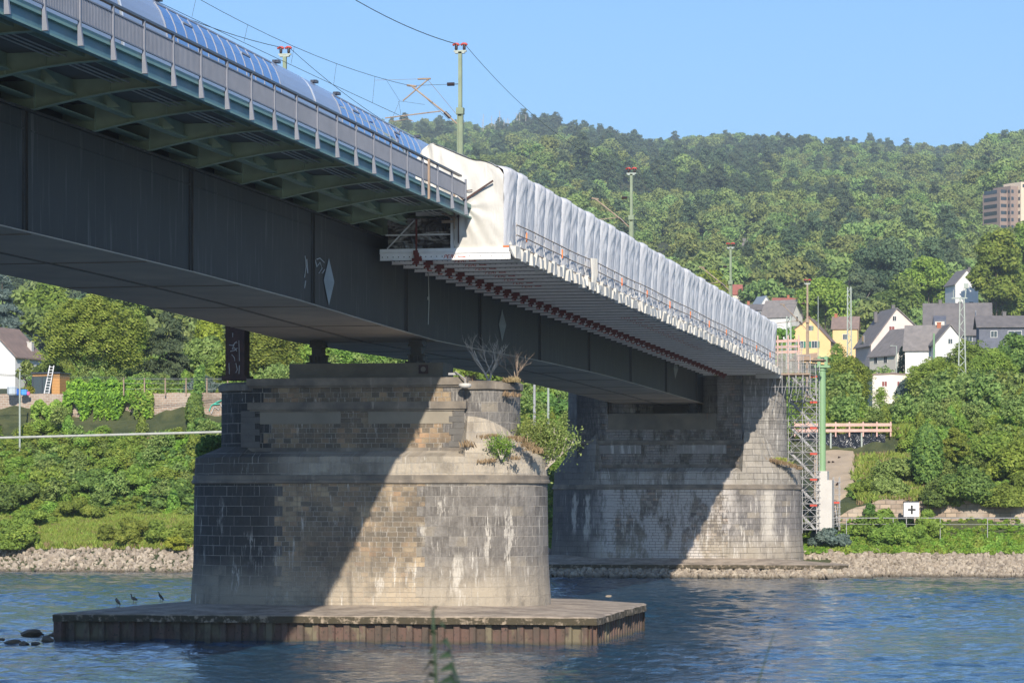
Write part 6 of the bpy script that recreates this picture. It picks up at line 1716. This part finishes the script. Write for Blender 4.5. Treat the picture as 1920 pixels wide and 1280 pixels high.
# ------------------------------------------------------------------ plants on the piers
def branchy(seed, base, h, spread, m, n0=3, depth=4, r=.035, leaves=None, lean=(0,0,0)):
    rr = random.Random(seed); q = MB(); tips = []
    def grow(p, d, L_, r_, k):
        pts = [p]; 
        for i in range(4):
            d = (d+Vector((rr.uniform(-.22,.22), rr.uniform(-.22,.22), rr.uniform(-.05,.18)))).normalized(); pts.append(pts[-1]+d*L_/4)
        q.tube(pts, r_, 5, r_*.55)
        tips.append(pts[-1]); tips.append(pts[2])
        if k > 0:
            for j in range(rr.choice((2, 3, 3))):
                s = pts[rr.choice((1, 2, 3, 4))]; dd = (d+Vector((rr.uniform(-1,1)*spread, rr.uniform(-1,1)*spread, rr.uniform(-.2,.6)))).normalized()
                grow(s, dd, L_*rr.uniform(.5, .8), r_*.55, k-1)
    for i in range(n0): grow(Vector(base), (Vector((rr.uniform(-.6,.6), rr.uniform(-.5,.5), 1))+Vector(lean)).normalized(), h*.48, r, depth)
    return q, tips
b0 = onY(917, 712, CY-1.2); b0.z = 11.5
q, _ = branchy(5, b0, 3.3, .8, None, 2, 4, .055, lean=(-.1,0,0)); tag(put('bare_shrub', q, M['bark_pale'], None, loc=tuple(b0)), 'leafless branching shrub growing from the near pier top', 'shrub', 'bare shrubs on the near pier')
b0 = onY(968, 705, CY-.8); b0.z = 11.5
q, _ = branchy(9, b0, 1.7, 1.1, None, 4, 4, .032); tag(put('bare_shrub', q, M['tube'], None, loc=tuple(b0)), 'small reddish twiggy shrub at the right end of the near pier top', 'shrub', 'bare shrubs on the near pier')
def leafy(seed, base, h, spread, label, n0, lean, mat, nleaf=5, leaf=.07, rad=.22):
    q, tips = branchy(seed, base, h, spread, None, n0, 3, .05, lean=lean)
    t = thing('shrub', label, 'shrub', tuple(base), 'green shrubs on the near pier'); put('stem', q, M['bark_pale'], t)
    r_ = np.random.default_rng(seed); c = np.repeat(np.array([list(v) for v in tips]), nleaf, 0); c += r_.normal(size=c.shape)*rad
    nrm = unit(r_, len(c))+np.array([.2, -.4, .5]); nrm /= np.linalg.norm(nrm, axis=1, keepdims=True); a = r_.uniform(.6, 1.3, len(c))*leaf
    V, F = rhomb(c, nrm, r_, a, a*.5); o = bpy.data.objects.new('foliage', npmesh('foliage', V-np.array(base), F, M[mat], r_.uniform(0, 1, len(F)))); S.collection.objects.link(o); o.parent = t
b0 = onY(1016, 888, CY); leafy(21, b0, 2.6, .7, 'spreading green shrub growing sideways out of the right nose of the near pier', 3, (1.3,-.2,.2), 'f_pale', 9, .07, .26)
b0 = onY(1016, 880, CY); leafy(31, b0, 2.4, .6, 'upright pale green shrub at the pier edge, behind the spreading one', 3, (-.1,.2,.8), 'f_pale', 22, .07, .3)
b0 = onY(940, 860, CY-3.2); leafy(25, b0, 1.1, 1.0, 'low green weed clump on the sloping shoulder of the near pier', 4, (0,-.1,.2), 'f_mid', 8, .05, .15)
def tufts(label, spots, name='grass_tuft', mat='f_dry', h=.5, n=70):
    Vs = []; Fs = []; k_ = 0; b = Vector(spots[0])
    r_ = np.random.default_rng(len(label))
    for i, s in enumerate(spots):
        m_ = tuft(i+5, n, h*(.6+.6*r_.uniform()), .45, mat); V = np.array([v.co[:] for v in m_.vertices]); F = np.array([p.vertices[:] for p in m_.polygons]); bpy.data.meshes.remove(m_)
        Vs.append(V+np.array(s)-np.array(b)); Fs.append(F+k_); k_ += len(V)
    tag(obj(name, npmesh(name, np.concatenate(Vs), np.concatenate(Fs), M[mat], r_.uniform(0, 1, sum(len(f) for f in Fs))), None, tuple(b)), label, 'grass tuft', 'dry grass on the piers')
def sp(px, py, dy, z=None):
    p = onY(px, py, CY+dy); return (p.x, p.y, p.z if z is None else z)
tufts('dry grass tuft left of the bare shrub on the near pier top', [sp(876, 708, -1.6, 11.5), sp(879, 708, -1.4, 11.5)], h=.4)
tufts('dry yellow grass on the right end of the near pier top', [sp(x, 708, -1.2, 11.5) for x in (955, 961, 967)], h=.38)
tufts('dry grass growing from a joint in the rounded nose of the near pier', [sp(955, 742, -1.6), sp(968, 744, -1.3)], h=.35, n=40)
tufts('dry grass fringe along the sloping shoulder of the near pier', [sp(x, y_, -2.6) for x, y_ in ((905, 822), (925, 818), (960, 822), (975, 828), (990, 838), (1000, 845), (1008, 850))], h=.3)
tufts('thin dry grass on the ledge of the near pier', [sp(x, y_, -3.3) for x, y_ in ((905, 868), (920, 866), (968, 862), (876, 838))], h=.35, n=40)
def sp2(px, py, dy): p = onY(px, py, FY+dy); return (p.x, p.y, p.z)
tufts('dry and green weeds on the sloping shoulder of the far pier', [sp2(x, y_, -3.2) for x, y_ in ((1430, 872), (1440, 868), (1452, 866), (1462, 870), (1475, 872), (1488, 876), (1498, 880))], h=.55)
tufts('green weeds on the right shoulder of the far pier', [sp2(x, y_, -2.6) for x, y_ in ((1456, 864), (1468, 866), (1482, 872))], mat='f_grass', h=.5)

# ------------------------------------------------------------------ dead trunks on the hill
for i, (px, yt, D, hh) in enumerate([(905,214,2750,22),(921,217,2750,26),(936,208,2760,28),(944,221,2750,22),(950,222,2740,24),(953,224,2740,22),(962,226,2740,20),(968,213,2750,30),(973,212,2750,30),(985,215,2750,26),(927,225,2700,22),(1003,224,2750,20)]):
    x, y = P(px, D); z1 = zat(yt, D); z0 = z1-hh
    q = MB(); q.tube([(x, y, min(z0, T(x, y))), (x+.6, y, z1)], .55, 5, .18)
    for k in range(5): z = lerp(z0+8, z1, rnd.random()); a = rnd.choice((-1, 1)); q.tube([(x+.3, y, z), (x+a*2.0, y, z+1.2)], .14, 4, .06)
    tag(put('dead_tree', q, M['bark_pale'], None, loc=(x, y, z0)), 'bare pale dead tree trunk standing up from the ridge line', 'dead tree', 'dead trunks on the ridge')
for i, (px, yt, D, hh) in enumerate([(1040,284,2100,24),(1052,300,2080,18),(1068,296,2100,20),(1077,283,2100,24),(1078,290,2080,24),(1060,305,2060,16),(1190,322,1900,22),(1205,318,1900,22),(1222,316,1900,22),(1232,318,1900,20),(1282,330,1880,24),(1322,345,1800,26)]):
    x, y = P(px, D); z1 = zat(yt, D); z0 = z1-hh
    q = MB(); q.tube([(x, y, z0), (x+.4, y, z1)], .38, 5, .15)
    tag(put('bare_tree', q, M['bark_pale'], None, loc=(x, y, z0)), 'thin bare trunk among the dark pines halfway up the hill', 'dead tree', 'bare trunks in the pine wood')

# ------------------------------------------------------------------ birds on the platform
def body_tube(pts, rad, n=10):
    q = MB(); pts = [Vector(p) for p in pts]; vs = []; fs = []; m = len(pts)
    for i, p in enumerate(pts):
        d = (pts[min(i+1, m-1)]-pts[max(i-1, 0)]).normalized(); x = d.cross(Vector((0, 1, 0))).normalized(); y = x.cross(d)
        for k in range(n):
            a = 2*math.pi*k/n; vs.append(p+x*math.cos(a)*rad[i]+y*math.sin(a)*rad[i]*.85)
    for i in range(m-1):
        for k in range(n): a = i*n+k; b = i*n+(k+1) % n; fs.append((a, b, b+n, a+n))
    fs.append(tuple(range(n))); fs.append(tuple((m-1)*n+k for k in range(n))); return q.add(vs, fs)
M['goose'] = simple('goose_plumage', (.16,.13,.105), (.08,.07,.06), 9, .8); M['cormorant'] = simple('cormorant_plumage', (.022,.022,.026), (.035,.033,.035), 9, .6)
M['legc'] = simple('bird_leg', (.18,.08,.06), None, 3, .7)
def bird(px, py, kind, label, s=.62):
    p = onZ(px, py, 1.33)
    t = thing('bird', label, 'bird', tuple(p), 'birds on the platform'); x, y, z = p
    if kind == 'goose': pts = [(.34,.20),(.26,.27),(.10,.33),(-.06,.37),(-.14,.44),(-.15,.56),(-.14,.64),(-.19,.68),(-.26,.67)]; rad = [.015,.06,.12,.115,.07,.035,.032,.045,.012]
    elif kind == 'rest': pts = [(.30,.10),(.22,.18),(.12,.30),(0,.42),(-.06,.52),(-.02,.58),(.05,.56)]; rad = [.015,.06,.11,.12,.08,.05,.01]
    else: pts = [(.34,.05),(.24,.15),(.12,.28),(.0,.40),(-.06,.50),(-.07,.60),(-.10,.66),(-.18,.69)]; rad = [.02,.06,.095,.10,.06,.035,.04,.008]
    q = body_tube([(x+a*s, y, z+b*s+.05) for a, b in pts], [r*s for r in rad]); put('body', q, M['cormorant' if kind == 'corm' else 'goose'], t, smooth=True)
    for o_ in (-.03, .05):
        q = MB(); q.tube([(x+.06+o_, y+o_, z+.30*s), (x+.05+o_, y+o_, z+.0)], .012, 4); q.box(x-.03+o_, y+o_-.03, z-.0, x+.08+o_, y+o_+.03, z+.015); put('leg', q, M['legc'], t)
bird(219, 1138, 'rest', 'brown goose resting with its head tucked, leftmost of the three birds on the platform')
bird(250, 1132, 'goose', 'brown goose standing upright with raised neck, middle bird on the platform')
bird(300, 1128, 'corm', 'black cormorant standing on the platform, nearest the pier of the three birds')

# ------------------------------------------------------------------ plant close to the camera, on the near bank
def fgplant(px, D, ytop, label, seed, nl, sc_=1.0):
    x, y = P(px, D); zt_ = zat(ytop, D); zb_ = 5.0
    t = thing('plant', label, 'plant', (x, y, zb_), 'plants close to the camera')
    q = MB(); pts = [(x+.012*math.sin(i*1.1)*sc_, y, lerp(zb_, zt_, i/10)) for i in range(11)]; q.tube(pts, .008, 6, .003); put('stem', q, M['near_leaf'], t)
    r_ = random.Random(seed); q = MB()
    for i in range(nl):
        z = lerp(zt_, zt_-.20, (i/nl)**.7); a = r_.uniform(-.5, .5)+(0 if i % 2 else math.pi); L_ = lerp(.022, .075, i/nl)*sc_*r_.uniform(.6, 1.25)
        dx, dy = math.cos(a), math.sin(a); p0 = Vector((x, y, z)); p1 = p0+Vector((dx*L_*.5, dy*L_*.5, L_*.25)); p2 = p0+Vector((dx*L_, dy*L_, -L_*r_.uniform(.3, .9))); w = Vector((-dy, dx, .8)).normalized()*L_*.26
        q.add([p0, p1+w, p2, p1-w], [(0,1,2,3)])
        q.add([p0+Vector((0,0,.002)), p1*.5+p0*.5+w*.7, p1+Vector((0,0,.004))], [(0,1,2)])
    put('leaf', q, M['near_leaf'], t)
fgplant(822, 6.0, 1140, 'out of focus dark leafy stem close to the camera at the bottom centre', 4, 13)
x, y = P(1425, 7); q = MB(); q.tube([(x-.03, y, 5.0), (x-.01, y, 6.22), (x+.035, y, 6.36)], .003, 5, .0012)
if 1: tag(put('grass_stalk', q, M['near_leaf'], None, loc=(x, y, 5)), 'faint out of focus grass stalk close to the camera at the bottom right', 'plant')

for o in S.objects:
    if 'label' in o.keys() and not 4 <= len(o['label'].split()) <= 16: print('LONG', o.name, len(o['label'].split()), o['label'])

q = MB(); q.box(-2600, -420, -5, 2200, 4200, 480); hz = put('haze', q, M['haze']); hz['kind'] = 'stuff'
